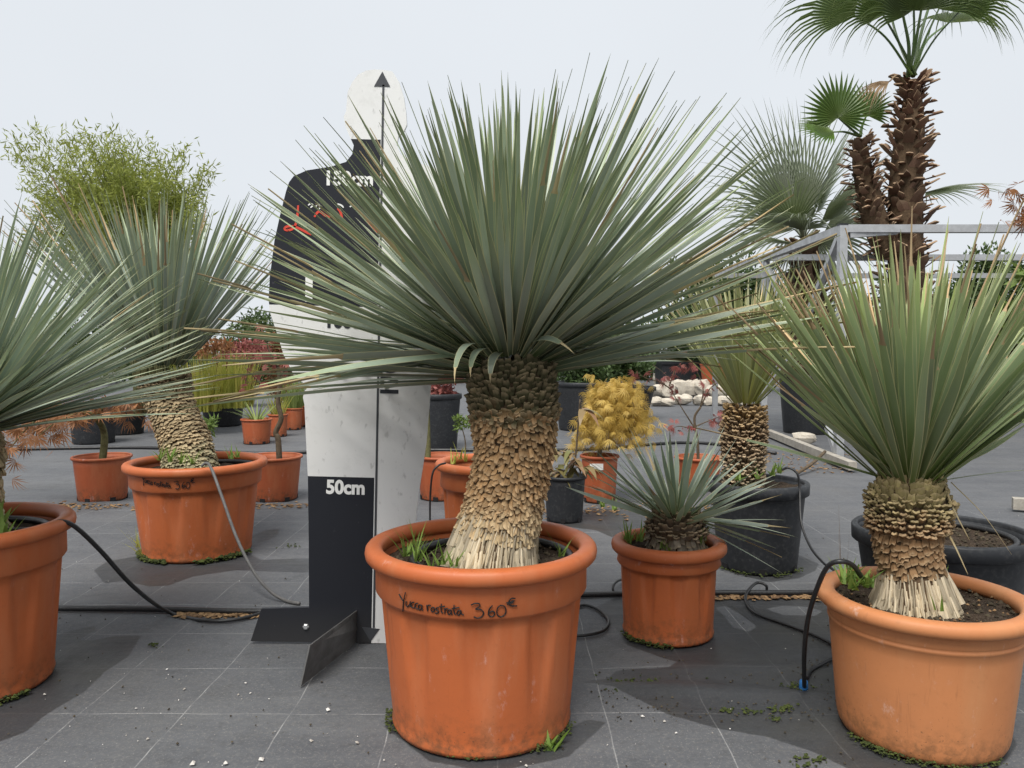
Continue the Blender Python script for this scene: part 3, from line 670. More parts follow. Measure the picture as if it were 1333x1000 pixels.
# ------------------------------------------------------------------ the person-shaped measuring board
BY = G(483, 837).y
O0 = P(483, 837, BY); O0.z = .003; TOPP = P(497, 93, BY)
bz = (TOPP - O0).normalized(); by = Vector((0, 1, 0)); bx = by.cross(bz).normalized(); by = bz.cross(bx)
HB = (TOPP - O0).length
BM = Matrix.Translation(O0) @ Matrix((bx, by, bz)).transposed().to_4x4()
BI = BM.inverted()
def BL(x, y):
    q = BI @ P(x, y, BY); return (q.x, q.z)
out_px = [(477,93),(488,91.5),(499,92),(511,94),(520,108),(526,127),(529,147),(530,163),(526,172),(519,178),(517,190),(522,202),(545,213),(575,222),(590,232),(602,252),(612,284),(620,320),(626,362),(628,400),(622,430),(606,462),(590,482),(573,490),(561,502),(558,541),(555,579),(546,637),(541,682),(533,737),(530,792),(592,793),(606,838),
 (327,834),(341,792),(403,790),(402.5,700),(401.5,621),(400,592),(397,527),(395,517),(398,508),(402,503),(384,490),(370,462),(360,430),(352,406),(350.5,390),(352,361),(358,314),(365,282),(373,250),(377,238),(383,230),(400,222.5),(432,217.5),(451,211.5),(459,201.5),(461,190),(456,179),(450,165),(448,153),(451,146),(452,134),(453,121),(459,108),(467,98)]
Y7 = empty('measuring_board', tuple(O0), 'flat person-shaped black and white height board marked 50cm, 100cm and 150cm', 'sign')
WORLD[Y7.name] = Matrix.Translation(O0)
def m_board():
    k = NM('board_print'); p = k.obj(); s = k.n('SeparateXYZ'); k.put(s.inputs[0], p); x, z = s.outputs[0], s.outputs[2]
    step = lambda v, t: k.math('GREATER_THAN', v, t)
    band = lambda a, b: k.math('MULTIPLY', step(z, a), k.math('SUBTRACT', 1., step(z, b)))
    blk = k.math('MAXIMUM', band(-1, BL(483, 621.5)[1]), band(BL(400, 398)[1], BL(470, 182)[1])); blk = k.math('MULTIPLY', blk, k.math('SUBTRACT', 1., step(x, .0018)))
    n = k.noise(14., p, 5, .7); sc = k.noise(60., p, 3, .6, stretch=(1, 1, .5)); dirt = k.noise(3.5, p, 5)
    wh = k.mix(k.rng(n, .56, .72, 0, .35), (.70, .70, .69), (.50, .50, .485)); wh = k.mix(k.rng(sc, .63, .72, 0, .6), wh, (.42, .42, .41)); wh = k.mix(k.rng(dirt, .5, .75, 0, .25), wh, (.56, .545, .50))
    bk = k.mix(k.rng(sc, .70, .78, 0, .5), (.014, .0155, .021), (.09, .09, .10)); bk = k.mix(k.rng(z, .12, .0, 0, .25), bk, (.08, .075, .065))
    return k.out(k.mix(blk, wh, bk), .55, .25)
mb = MB(); pl = [BL(*q) for q in out_px]; T = .006
fr_ = [mb.vert((a, -T, b)) for a, b in pl]; bk_ = [mb.vert((a, T, b)) for a, b in pl]
mb.face(fr_); mb.face(bk_[::-1])
for i in range(len(pl)):
    j = (i + 1) % len(pl); mb.face([fr_[j], fr_[i], bk_[i], bk_[j]])
part('panel', mb.mesh('panel', m_board(), smooth=False), Y7, BM)
def flat_poly(name, pts, mat, dz=.0015):
    q = MB(); a = [q.vert((x, -T - dz, z)) for x, z in pts]; b = [q.vert((x, -T + .0005, z)) for x, z in pts]; q.face(a); q.face(b[::-1])
    for i in range(len(a)): j = (i + 1) % len(a); q.face([a[j], a[i], b[i], b[j]])
    return part(name, q.mesh(name, mat, smooth=False), Y7, BM)
flat_poly('arrow_line', [(.0050, .045), (.0112, .045), (.0095, HB - .04), (.0035, HB - .04)], M['grey_print'])
flat_poly('arrow_head', [(-.020, HB - .045), (.026, HB - .045), (.003, HB - .003)], M['grey_print'])
flat_poly('arrow_head', [(-.026, .046), (.026, .042), (.0, .004)], M['grey_print'])
sx0, sz0 = BL(398, 393); sx1, sz1 = BL(408, 357); flat_poly('sticker', [(sx0, sz0), (sx1, sz0), (sx1, sz1), (sx0, sz1)], M['white'], .001)
def text(s, x, z, size, mat, rot=0., bold=.0, shear=0., align='LEFT', label=None, sx=1.):
    cu = bpy.data.curves.new('t', 'FONT'); cu.body = s; cu.size = size; cu.offset = bold; cu.shear = shear; cu.align_x = align; cu.extrude = .0002; cu.resolution_u = 4
    ob = bpy.data.objects.new('t', cu); COL.objects.link(ob); dg = bpy.context.evaluated_depsgraph_get()
    me = bpy.data.meshes.new_from_object(ob.evaluated_get(dg)); bpy.data.objects.remove(ob); me.materials.clear(); me.materials.append(mat); me.polygons.foreach_set('use_smooth', [False] * len(me.polygons))
    o = part('lettering', me, Y7, BM @ Matrix.Translation((x, -T - .001, z)) @ Matrix.Rotation(PI / 2, 4, 'X') @ Matrix.Rotation(rot, 4, 'Z') @ Matrix.Diagonal((sx, 1, 1, 1)))
    if label: o['label'] = label
a, b = BL(425, 641.5); text('50cm', a, b, .0555, M['white'], bold=.0022, sx=.93, label='white lettering 50cm')
a, b = BL(422, 241); text('150cm', a, b, .0555, M['white'], bold=.0022, sx=.95, label='white lettering 150cm')
a, b = BL(423, 426); text('100cm', a, b, .0555, M['black_print'], bold=.0022, sx=.95, label='black lettering 100cm')
a, b = BL(518, 518); text('170', a, b, .072, M['black_print'], rot=PI / 2, bold=.0022, label='black lettering 170 turned upright')
q = MB()   # the red script initial and the strokes that show between the leaves
def strokes(lst, rad):
    for st in lst:
        p2 = smooth_path([Vector((*BL(*p), 0)) for p in st], 6); prev = None; k = len(p2)
        for i, p in enumerate(p2):
            t_ = (p2[min(i + 1, k - 1)] - p2[max(i - 1, 0)]).normalized(); n_ = Vector((-t_.y, t_.x, 0)); h_ = rad * (.8 if i < 3 or i > k - 4 else 1)
            row = [q.vert((p.x + n_.x * h_, -T - .0012, p.y + n_.y * h_)), q.vert((p.x - n_.x * h_, -T - .0012, p.y - n_.y * h_))]
            if prev: q.face([prev[0], prev[1], row[1], row[0]])
            prev = row
strokes([[(389, 268), (388, 282), (386, 292), (381, 299), (373, 300), (372, 297), (378, 295), (388, 297), (398, 302), (406, 306)],
         [(410, 283), (416, 276), (424, 281), (430, 284)], [(440, 272), (444, 277), (448, 291), (456, 300)], [(478, 288), (483, 293), (488, 299), (492, 303)], [(507, 297), (512, 299), (516, 305), (509, 303), (514, 309), (519, 309)]], .0034)
part('red_script', q.mesh('red_script', M['red_print'], smooth=False), Y7, BM)
q = MB(); strokes([[(402, 268), (405, 266), (408, 268), (405, 271)], [(412, 269), (416, 267), (417, 273)], [(440, 266), (445, 268), (448, 271)], [(456, 270), (460, 268), (463, 270)]], .0022)
part('small_white_lettering', q.mesh('small_white_lettering', M['white'], smooth=False), Y7, BM)
# steel foot plate that crosses the board
fx = BL(470, 830)[0]; A = G(391, 895); B0 = G(470, 832)
d = (B0 - A); d.z = 0; dn = d.normalized(); sd_ = Vector((-dn.y, dn.x, 0)); far_end = B0 + dn * .16
q = MB(); prof = [(A, 0.002), (far_end, 0.002), (far_end + dn * .0, .05), (B0 + dn * .01, .092), (A + dn * .012, .125 * .45 + .055)]
prof = [(A, .002), (far_end, .002), (far_end, .06), (B0 + dn * .01, .095), (A + dn * .008, .098)]
prof[4] = (P(403, 840, (A + dn * .01).y), None); prof[3] = (P(464, 795, BY - .006), None)
pts = [Vector((p.x, p.y, z if z is not None else p.z)) for p, z in prof]
f1 = [q.vert(p + sd_ * .002) for p in pts]; f2 = [q.vert(p - sd_ * .002) for p in pts]; q.face(f1); q.face(f2[::-1])
for i in range(5): j = (i + 1) % 5; q.face([f1[j], f1[i], f2[i], f2[j]])
part('foot_plate', q.mesh('foot_plate', M['plate'], smooth=False), Y7)
q = MB(); bx0, bz0 = BL(399, 815); q.lathe([(0, .006), (.006, .006), (.0095, .003), (.010, 0)], 6); part('bolt', q.mesh('bolt', M['steel'], smooth=False), Y7, BM @ Matrix.Translation((bx0, -T, bz0)) @ Matrix.Rotation(PI / 2, 4, 'X'))

# ------------------------------------------------------------------ foliage helpers
def diamond(mb, p, d, nrm, ln, wd, rn, m=0):
    d = d.normalized(); s = d.cross(nrm)
    if s.length < 1e-4: s = d.orthogonal()
    s.normalize(); a = mb.vert(p, 0, .5, rn); b = mb.vert(p + d * ln * .42 + s * wd * .5, .4, 0, rn); c = mb.vert(p + d * ln, 1, .5, rn); e = mb.vert(p + d * ln * .42 - s * wd * .5, .4, 1, rn)
    mb.face([a, b, c, e], m)
def rv(s=1.): return Vector((random.gauss(0, s), random.gauss(0, s), random.gauss(0, s)))
def blade(mb, p, d, ln, wd, droop, rn, segs=5, nrm=None):
    """grass blade that arches under its weight"""
    d = d.normalized(); s = d.cross(nrm or Vector((0, 0, 1)));
    if s.length < .05: s = Vector((1, 0, 0))
    s.normalize(); prev = None; q = p.copy()
    for i in range(segs + 1):
        u = i / segs; hw = wd * .5 * (1 - u**1.8); a, b = mb.vert(q - s * hw, u, 0, rn), mb.vert(q + s * hw, u, 1, rn)
        if prev: mb.face([prev[0], prev[1], b, a])
        prev = (a, b); d = (d + Vector((0, 0, -droop / segs))).normalized(); q = q + d * ln / segs
def star(mb, p, d, n, ln, wd, rn, spread=1.1):
    """deeply cut maple leaf: thin fingers fanned out from one point"""
    d = d.normalized(); s = d.orthogonal().normalized(); t = d.cross(s); a0 = U(0, 6.28); s, t = s * math.cos(a0) + t * math.sin(a0), t * math.cos(a0) - s * math.sin(a0)
    for i in range(n):
        a = (i / (n - 1) - .5) * 2 * spread; dd = d * math.cos(a) + s * math.sin(a) + t * U(-.15, .15) + Vector((0, 0, -.15)); diamond(mb, p, dd, t, ln * (1 - .35 * abs(a) / spread), wd, rn)
def clump_tree(name, label, cat, loc, centres, nper, leaf, mat, trunk=None, group=None, spread=.2, bark='bark', elong=2.2):
    o = empty(name, loc, label, cat, group); mb = MB()
    for c in centres:
        base = random.random() * .5
        for _ in range(nper):
            v = rv(); v.normalize(); v *= spread * U(.3, 1.)**.6; p = Vector(c) + Vector((v.x, v.y, v.z * .8))
            diamond(mb, p, v + rv(.5) + Vector((0, 0, .2)), rv(), leaf * U(.7, 1.3), leaf / elong * U(.8, 1.2), min(1, base + U(0, .5)))
    part('crown', mb.mesh('crown', M[mat]), o)
    if trunk:
        t = MB()
        for pts, r0, r1 in trunk:
            pts = smooth_path(pts, 5); k = len(pts); t.tube(pts, [r0 + (r1 - r0) * i / (k - 1) for i in range(k)], 7)
        part('trunk', t.mesh('trunk', M[bark]), o)
    return o
def ell(cx, cy, cz, rx, ry, rz, n, shell=.45):
    out = []
    while len(out) < n:
        v = Vector((U(-1, 1), U(-1, 1), U(-1, 1)))
        if shell < v.length < 1: out.append((cx + v.x * rx, cy + v.y * ry, cz + v.z * rz))
    return out

# ------------------------------------------------------------------ hoses and drip tubes
def hose(name, label, pts, r, mat='rubber', group='irrigation tubes', k=8, n=8):
    mb = MB(); pts = smooth_path(pts, k); mb.tube(pts, r, n); loc = tuple(pts[0]); return top(name, mb, M[mat], loc, label, 'hose', group)
g = lambda x, y, h=.008: G(x, y, h)
hose('irrigation_pipe', 'thick dark pipe lying across the matting behind the board and the front pots', [g(-260, 780, .010), g(-40, 789, .010), g(60, 791.5, .010), g(200, 793, .010), g(330, 796, .010), g(480, 792, .010), g(620, 781, .010), g(770, 774, .010), g(900, 772, .010), g(1090, 771, .010), g(1225, 762, .010), g(1340, 750, .010), g(1500, 738, .010)], .0095, n=10)
hose('drip_tube', 'black tube arching from the far left pot rim down to the matting', [P(-10, 690, 2.02), P(30, 690, 1.98), P(62, 686, 1.97), P(78, 679, 1.99), P(98, 686, 2.02), P(130, 716, 2.08), P(175, 765, 2.2), G(220, 797, .012), G(270, 808, .007), G(310, 806, .007), G(345, 797, .007)], .0062)
hose('drip_tube', 'grey tube hanging from the handwritten left pot rim down to the matting', [P(262, 607, 3.04), P(269, 603, 3.04), P(276, 612, 3.0), P(290, 650, 2.92), P(308, 700, 2.82), P(330, 744, 2.72), G(352, 770, .03), G(372, 782, .006), G(390, 786, .006)], .0058, 'hose_grey')
hose('drip_tube', 'black tube loop on the matting just right of the middle pot', [g(740, 800, .006), g(757, 788, .006), g(778, 793, .006), g(792, 808, .006), g(785, 821, .006), g(762, 827, .006), g(735, 828, .006), g(700, 832, .006)], .0052)
hose('drip_tube', 'black tube looping on the wet matting left of the pale pot', [P(998, 771, 2.74), G(997, 762, .025), G(985, 759, .03), G(972, 772, .02), G(972, 785, .008), G(985, 799, .006), G(1020, 812, .006), G(1062, 828, .006), G(1088, 842, .006), G(1090, 853, .006), G(1072, 863, .006), G(1056, 872, .006), G(1049, 882, .01)], .0052)
hz = hose('drip_tube', 'upright black tube with a blue end running over the pale pot rim', [P(1122, 752, 1.70), P(1110, 736, 1.66), P(1095, 731, 1.64), P(1078, 737, 1.66), P(1064, 765, 1.70), P(1052, 805, 1.76), P(1047, 850, 1.82), G(1047, 896, .004)], .0055)
q = MB(); ee = G(1046, 896, 0); q.lathe([(.0, .0), (.010, .0), (.0115, .004), (.0105, .022), (.006, .026), (0, .026)], 12, (ee.x - .003, ee.y - .008, .0)); part('blue_connector', q.mesh('blue_connector', M['blue']), hz)
hose('drip_tube', 'thin black tube hanging from the tall black pot rim to the matting', [P(1018, 612, 2.96), P(1026, 609, 2.95), P(1038, 617, 2.93), P(1041, 640, 2.92), P(1043, 680, 2.85), P(1055, 712, 2.75), P(1072, 733, 2.6), P(1090, 748, 2.45), G(1108, 790, .006)], .0045)
hose('drip_tube', 'thin black tube over the rim of the terracotta pot behind the middle trunk', [P(580, 603, 2.98), P(571, 606, 2.96), P(563, 617, 2.95), P(560, 650, 2.95), P(560, 690, 2.93), G(562, 760, .005)], .004)
hose('drip_tube', 'short black tube hooked over the pipe left of the small pot', [P(800, 776, 2.72), G(798, 765, .02), G(803, 757, .03), G(812, 755, .01), G(822, 760, .004)], .0045)
hose('irrigation_pipe', 'thin dark pipe across the matting along the row of back pots', [G(-200, 590, .012), G(60, 584, .012), G(200, 583, .012), G(330, 590, .012), G(480, 586, .012), G(620, 586, .012), G(760, 585, .012), G(900, 576, .012), G(1010, 590, .012)], .014, n=8)

# ------------------------------------------------------------------ background pots and plants
def Zg(y): return G(CX, y).y
def bpot(label, x0, x1, ytop, ybot, style, mat, grp, soil=.04):
    """pot whose front foot stands at pixel row ybot between columns x0 and x1"""
    zf = Zg(ybot); r = (x1 - x0) / 2 / F * zf; Z = zf + r * .8; r = (x1 - x0) / 2 / F * Z; x = at_px((x0 + x1) / 2, Z)
    h = max(.08, P((x0 + x1) / 2, ytop, Z).z); o = pot('plant_pot', label, x, Z, r * .80, r, h, style, M[mat], grp, soil); return Vector((x, Z, h)), r
SG = 'small terracotta nursery pots'; BG = 'black plastic pots'
pA, rA = bpot('terracotta nursery pot with a thin bent trunk, between the two left yuccas', 97, 169, 593, 655, 'nursery', 'pot_small', SG)
pB, rB = bpot('terracotta nursery pot partly behind the handwritten left pot, next to the board', 318, 393, 593, 655, 'nursery', 'pot_small', SG)
pC, rC = bpot('dark terracotta nursery pot just right of the board edge', 541, 606, 592, 653, 'nursery', 'pot_small', SG)
pD, rD = bpot('black nursery pot beside the thick middle trunk', 706, 764, 618, 682, 'nursery', 'pot_black', BG)
pE, rE = bpot('terracotta nursery pot with white tag under the yellow maple', 755, 806, 592, 656, 'nursery', 'pot_small', SG)
pF, rF = bpot('terracotta pot behind the smallest yucca, under the bare red maple', 878, 940, 594, 640, 'nursery', 'pot_small', SG)
pG, rG = bpot('small terracotta pot with spiky grey-green leaves in the back row', 314, 354, 545, 579, 'nursery', 'pot_small', SG)
pH, rH = bpot('small terracotta pot just right of the spiky one in the back row', 349, 375, 539, 569, 'nursery', 'pot_small', SG)
pI, rI = bpot('small terracotta pot of upright green grass beside the board', 369, 394, 531, 560, 'nursery', 'pot_small', SG)
pJ, rJ = bpot('wide black pot under the bamboo, left one', 91, 152, 532, 579, 'black', 'pot_black', BG)
pK, rK = bpot('wide black pot under the bamboo, right one', 126, 190, 526, 567, 'black', 'pot_black', BG)
pL, rL = bpot('black pot of yellow grass behind the leaning yucca', 262, 318, 519, 556, 'black', 'pot_black', BG)
pM, rM = bpot('big black pot with red shrub right of the board', 536, 601, 512, 586, 'black', 'pot_black', BG)
pN, rN = bpot('big black pot behind the yellow maple, left one', 720, 800, 497, 562, 'black', 'pot_black', BG)
pO, rO = bpot('big black pot behind the yellow maple, right one', 738, 853, 503, 548, 'black', 'pot_black', BG)
pQ, rQ = bpot('large black tub under the blue fan palm inside the steel frame', 1014, 1090, 488, 566, 'black', 'pot_black', BG)
pT, rT = bpot('small terracotta pot half hidden by the board edge in the back row', 388, 412, 528, 556, 'nursery', 'pot_small', SG)
q = MB(); q.box((0, 0, 0), (.075, .002, .036)); tg = part('plant_tag', q.mesh('plant_tag', M['white'], smooth=False), bpy.data.objects['plant_pot.012'] if 'plant_pot.012' in bpy.data.objects else Y7, Matrix.Translation((pE.x - .03, pE.y - rE * .99 - .004, pE.z * .80)))

def dissect(name, label, mat, base, trunk_pts, arcs, nper, ln, group='Japanese maples', bark='bark', nf=6, r0=.012, spread=.05, wd=.009, seed_droop=-.5):
    """cut-leaf maple: trunk, arching twigs, drooping fingered leaves along them"""
    o = empty(name, tuple(base), label, 'maple', group); t = MB(); tp = smooth_path(trunk_pts, 6); k = len(tp); t.tube(tp, [r0 * (1 - .35 * i / k) for i in range(k)], 8)
    mb = MB()
    for arc in arcs:
        a = smooth_path(arc, 8); k = len(a); t.tube(a, [max(.0016, r0 * .5 * (1 - i / k)) for i in range(k)], 5)
        for i in range(nper):
            f = U(.15, 1.0); p = a[min(k - 1, int(f * (k - 1)))] + rv(spread) * (.4 + .6 * f); star(mb, p, Vector((U(-1, 1), U(-1, 1), seed_droop + U(-.4, .4))), nf, ln * U(.7, 1.25), wd * U(.8, 1.2), random.random())
    part('trunk', t.mesh('trunk', M[bark]), o); part('crown', mb.mesh('crown', M[mat]), o); return o
# weeping rust maple at the left
Z = pA.y; b0 = Vector((pA.x + .0, pA.y, pA.z - .045)); tp = [b0, P(136, 575, Z), P(135, 562, Z), P(131, 552, Z - .05), P(122, 542, Z - .1), P(108, 536, Z - .15)]
arcs = [[P(120, 541, Z - .1), P(90, 535, Z - .2), P(50, 545, Z - .3), P(20, 575, Z - .35), P(3, 602, Z - .4)], [P(120, 541, Z - .1), P(85, 528, Z - .1), P(40, 530, Z - .1), P(-10, 550, Z - .1), P(-40, 590, Z)], [P(115, 539, Z - .1), P(95, 540, Z - .3), P(70, 552, Z - .45), P(50, 568, Z - .5)],
        [P(120, 541, Z - .1), P(70, 530, Z + .1), P(20, 545, Z + .2), P(-20, 565, Z + .2)], [P(118, 540, Z - .1), P(95, 530, Z - .0), P(70, 545, Z - .1), P(30, 570, Z - .15)], [P(122, 543, Z - .1), P(140, 528, Z - .1), P(165, 530, Z - .15), P(180, 540, Z - .2)]]
dissect('maple_tree', 'rust-brown weeping cut-leaf maple bending left in a nursery pot', 'maple_rust', b0, tp, arcs, 60, .085, r0=.022, bark='bark_green', nf=7, wd=.007)
# bare trunk next to the board
Z = pB.y; b0 = Vector((at_px(364, Z), Z, pB.z - .045)); tp = [b0, P(362, 572, Z), P(359, 563, Z), P(366, 545, Z), P(362, 525, Z), P(364, 500, Z), P(362, 478, Z)]
arcs = [[P(360, 518, Z), P(345, 505, Z), P(330, 490, Z), P(318, 478, Z)], [P(364, 495, Z), P(372, 475, Z + .05), P(380, 455, Z + .1)], [P(362, 478, Z), P(350, 455, Z), P(345, 435, Z)]]
dissect('maple_tree', 'thin crooked brown maple trunk in the nursery pot next to the board', 'maple_red', b0, tp, arcs, 14, .07, r0=.018, spread=.06, bark='bark')
# stake tree right of the board
Z = pC.y; b0 = Vector((at_px(557, Z), Z, pC.z - .045)); tp = [b0, P(557, 580, Z), P(556, 540, Z), P(553, 500, Z), P(552, 460, Z)]
dissect('maple_tree', 'slim green maple stem in the dark nursery pot right of the board', 'hedge2', b0, tp, [[P(552, 470, Z), P(560, 440, Z), P(575, 420, Z)], [P(553, 480, Z), P(540, 450, Z), P(530, 430, Z)]], 25, .06, r0=.018, bark='bark_green')
# yellow maple
Z = pE.y; b0 = Vector((pE.x, pE.y, pE.z - .045)); tp = [b0, P(781, 580, Z), P(785, 560, Z), P(790, 545, Z)]; arcs = []
for i in range(46):
    a = U(0, 2 * PI); rr = U(.2, 1) ** .7; ex_, ey_ = math.cos(a) * rr * .265, math.sin(a) * rr * .24; hy = U(492, 545) + 22 * rr * rr
    pk = P(797, hy, Z); pk.x += ex_ * .6; pk.y += ey_ * .6; e = P(797, hy + U(14, 42), Z); e.x += ex_; e.y += ey_
    arcs.append([P(790, 545, Z), pk.lerp(P(792, 520, Z), .35), pk, e])
dissect('maple_tree', 'rounded golden-yellow cut-leaf maple behind the smallest yucca', 'maple_yel', b0, tp, arcs, 80, .065, r0=.014, nf=8, spread=.045, wd=.0042, seed_droop=-.7)
# open red maple
Z = pF.y; b0 = Vector((pF.x, pF.y, pF.z - .045)); tp = [b0, P(908, 575, Z), P(904, 545, Z), P(912, 530, Z)]
arcs = [[P(906, 560, Z), P(890, 535, Z), P(875, 510, Z), P(868, 490, Z), P(850, 475, Z)], [P(912, 530, Z), P(925, 505, Z), P(945, 495, Z), P(960, 500, Z)], [P(912, 530, Z), P(915, 505, Z), P(905, 480, Z), P(895, 470, Z)], [P(872, 500, Z), P(880, 480, Z), P(890, 470, Z)], [P(906, 555, Z), P(930, 545, Z), P(945, 540, Z)], [P(904, 560, Z), P(885, 555, Z), P(870, 560, Z)], [P(875, 508, Z), P(860, 498, Z), P(840, 492, Z), P(832, 486, Z)]]
dissect('maple_tree', 'open dull-red maple with bare dark twigs between yellow maple and black pot', 'maple_red', b0, tp, arcs, 12, .055, r0=.010, spread=.03, nf=8, wd=.006)
# maple twig at the right edge
Z = 5.2; b0 = P(1420, 560, Z); b0.z = 0
dissect('maple_tree', 'reddish-brown maple twig reaching in from the right edge over the steel rail', 'maple_rust', b0, [b0, P(1420, 400, Z), P(1400, 310, Z)], [[P(1400, 310, Z), P(1360, 275, Z), P(1325, 255, Z), P(1300, 250, Z)], [P(1360, 275, Z), P(1335, 280, Z), P(1315, 268, Z)], [P(1400, 310, Z), P(1360, 300, Z), P(1330, 275, Z)]], 26, .10, r0=.014, spread=.05, nf=7, wd=.010, seed_droop=-.2)

# grasses and small potted things
def grass(label, p, n, h, spread, mat, droop=.5, wd=.008, lean=.5, group='potted grasses', cat='grass plant'):
    mb = MB(); c = Vector((p.x, p.y, p.z - .035))
    for _ in range(n):
        a = U(0, 2 * PI); r = spread * math.sqrt(random.random()); blade(mb, c + Vector((math.cos(a) * r, math.sin(a) * r, 0)), Vector((math.cos(a) * lean * U(.2, 1), math.sin(a) * lean * U(.2, 1), 1)), h * U(.6, 1.1), wd, droop * U(.4, 1.2), random.random())
    return top('grass_plant', mb, M[mat], tuple(c), label, cat, group)
grass('yellow-green upright grass in the black pot behind the leaning yucca', pL, 260, .55, .15, 'grass_yel', .35, .016, .45)
grass('sparse grey-green spiky leaves in the small terracotta pot', pG, 26, .34, .04, 'grass_grn', .7, .017, 1.3)
grass('thin dry grass in the small terracotta pot right of the spiky one', pH, 60, .30, .06, 'grass_yel', .6, .010, .6)
grass('dense upright green grass in the terracotta pot beside the board', pI, 160, .40, .09, 'grass_grn', .3, .012, .35)
grass('green grass in the terracotta pot half hidden by the board', pT, 110, .40, .08, 'grass_grn', .3, .012, .35)
grass('yellow grass clump rising behind the black pots left of the board', Vector((at_px(300, 8.3), 8.3, .30)), 240, .62, .25, 'grass_yel', .35, .018, .4)
grass('greenish grass clump rising behind the leaning trunk', Vector((at_px(262, 8.0), 8.0, .28)), 200, .6, .2, 'grass_yel', .35, .018, .4)
# magnolia-like plant in the black nursery pot
o = empty('shrub', (pD.x, pD.y, pD.z - .04), 'plant with drooping olive and brown leaves in the black nursery pot', 'shrub'); t = MB(); mb = MB(); Z = pD.y
st = smooth_path([Vector((pD.x, pD.y, pD.z - .04)), P(748, 600, Z), P(752, 560, Z), P(755, 520, Z)], 6); t.tube(st, [.007 * (1 - .5 * i / len(st)) for i in range(len(st))], 6); part('stem', t.mesh('stem', M['bark']), o)
for (x, y, n_) in ((730, 612, 9), (745, 606, 9), (738, 590, 6), (752, 600, 6), (758, 532, 5), (725, 585, 4), (765, 610, 4)):
    for _ in range(n_):
        p = P(x + U(-6, 6), y + U(-4, 4), Z + U(-.08, .04)); blade(mb, p, Vector((U(-1, 1), U(-1, .4), U(-.2, .5))), U(.09, .15), U(.03, .042), U(1., 2.2), random.random(), 4)
part('crown', mb.mesh('crown', M['magnolia']), o)
# red shrub in the big pot, dark green shrub behind the yellow maple
clump_tree('shrub', 'dense red shrub in the big black pot right of the board', 'shrub', (pM.x, pM.y, pM.z - .03), ell(pM.x, pM.y, pM.z + .13, rM * .95, rM * .8, .2, 26, .1), 120, .045, 'maple_red', [([Vector((pM.x, pM.y, pM.z - .04)), Vector((pM.x, pM.y, pM.z + .12))], .015, .008)], spread=.085)
clump_tree('shrub', 'dark green shrub in the left big black pot behind the yellow maple', 'shrub', (pN.x, pN.y, pN.z - .03), ell(pN.x + .05, pN.y, pN.z + .16, .32, .25, .2, 22, .1), 110, .06, 'hedge', [([Vector((pN.x, pN.y, pN.z - .04)), Vector((pN.x, pN.y, pN.z + .15))], .02, .01)], spread=.11)
clump_tree('shrub', 'dark green shrub in the right big black pot behind the yellow maple', 'shrub', (pO.x, pO.y, pO.z - .03), ell(pO.x + .1, pO.y, pO.z + .2, .38, .25, .22, 26, .1), 110, .07, 'hedge', [([Vector((pO.x, pO.y, pO.z - .04)), Vector((pO.x, pO.y, pO.z + .2))], .02, .01)], spread=.12)
sp_ = Vector((at_px(603, 5.2), 5.2, 0)); clump_tree('shrub', 'small bright green sprig left of the thick middle trunk', 'shrub', tuple(sp_), [P(603, 548, 5.2), P(598, 556, 5.2), P(610, 553, 5.2), P(596, 546, 5.2)], 60, .028, 'hedge2', [([sp_, P(606, 580, 5.2), P(601, 555, 5.2)], .006, .003)], spread=.035)
sp_ = Vector((at_px(275, 5.2), 5.2, 0)); clump_tree('shrub', 'small bright green sprig beside the leaning trunk', 'shrub', tuple(sp_), [P(272, 555, 5.2), P(275, 549, 5.2), P(270, 562, 5.2)], 50, .05, 'hedge2', [([sp_, P(270, 570, 5.2), P(272, 555, 5.2)], .006, .003)], spread=.04, elong=4)

# bamboo
bb = Vector((pJ.x + .35, pJ.y + .5, 0)); Z = bb.y
o = empty('bamboo', (bb.x, bb.y, .0), 'tall feathery light green bamboo against the sky at the left', 'bamboo'); t = MB(); mb = MB()
tips = [(14, 178), (22, 205), (50, 160), (75, 180), (112, 158), (140, 170), (165, 172), (200, 185), (237, 180), (215, 200), (278, 215), (262, 225), (240, 235), (38, 240), (30, 300), (60, 200), (90, 200), (120, 190), (150, 190), (180, 195), (255, 250), (262, 280), (45, 270), (100, 180)]
for i in range(150):
    if i < 48: tx, ty = tips[i % 24]; tx += U(-10, 10); ty += U(-6, 18)
    else: tx = 150 + max(-1, min(1, random.gauss(0, .5))) * 105; ty = 205 + abs(random.gauss(0, 1)) * 55 + abs(tx - 150) * .3
    e = P(tx, ty, Z + random.gauss(0, .35)); s0 = bb + Vector((U(-.15, .15), U(-.15, .15), .25)); m1 = s0.lerp(e, .5) + Vector(((bb.x - e.x) * .22, 0, .25)); m2 = s0.lerp(e, .8) + Vector(((bb.x - e.x) * .10, 0, .16))
    pts = smooth_path([s0, m1, m2, e], 9); k = len(pts); t.tube(pts, [.007 * (1 - .85 * j / k) for j in range(k)], 4)
    for j in range(int(k * .45), k):
        for _ in range(9 if i < 48 else 14):
            p = pts[j] + rv(.045); diamond(mb, p, (pts[j] - s0).normalized() * .5 + rv(.6), rv(), U(.05, .10), U(.010, .017), random.random())
part('canes', t.mesh('canes', M['bark_green']), o); part('crown', mb.mesh('crown', M['bamboo']), o)

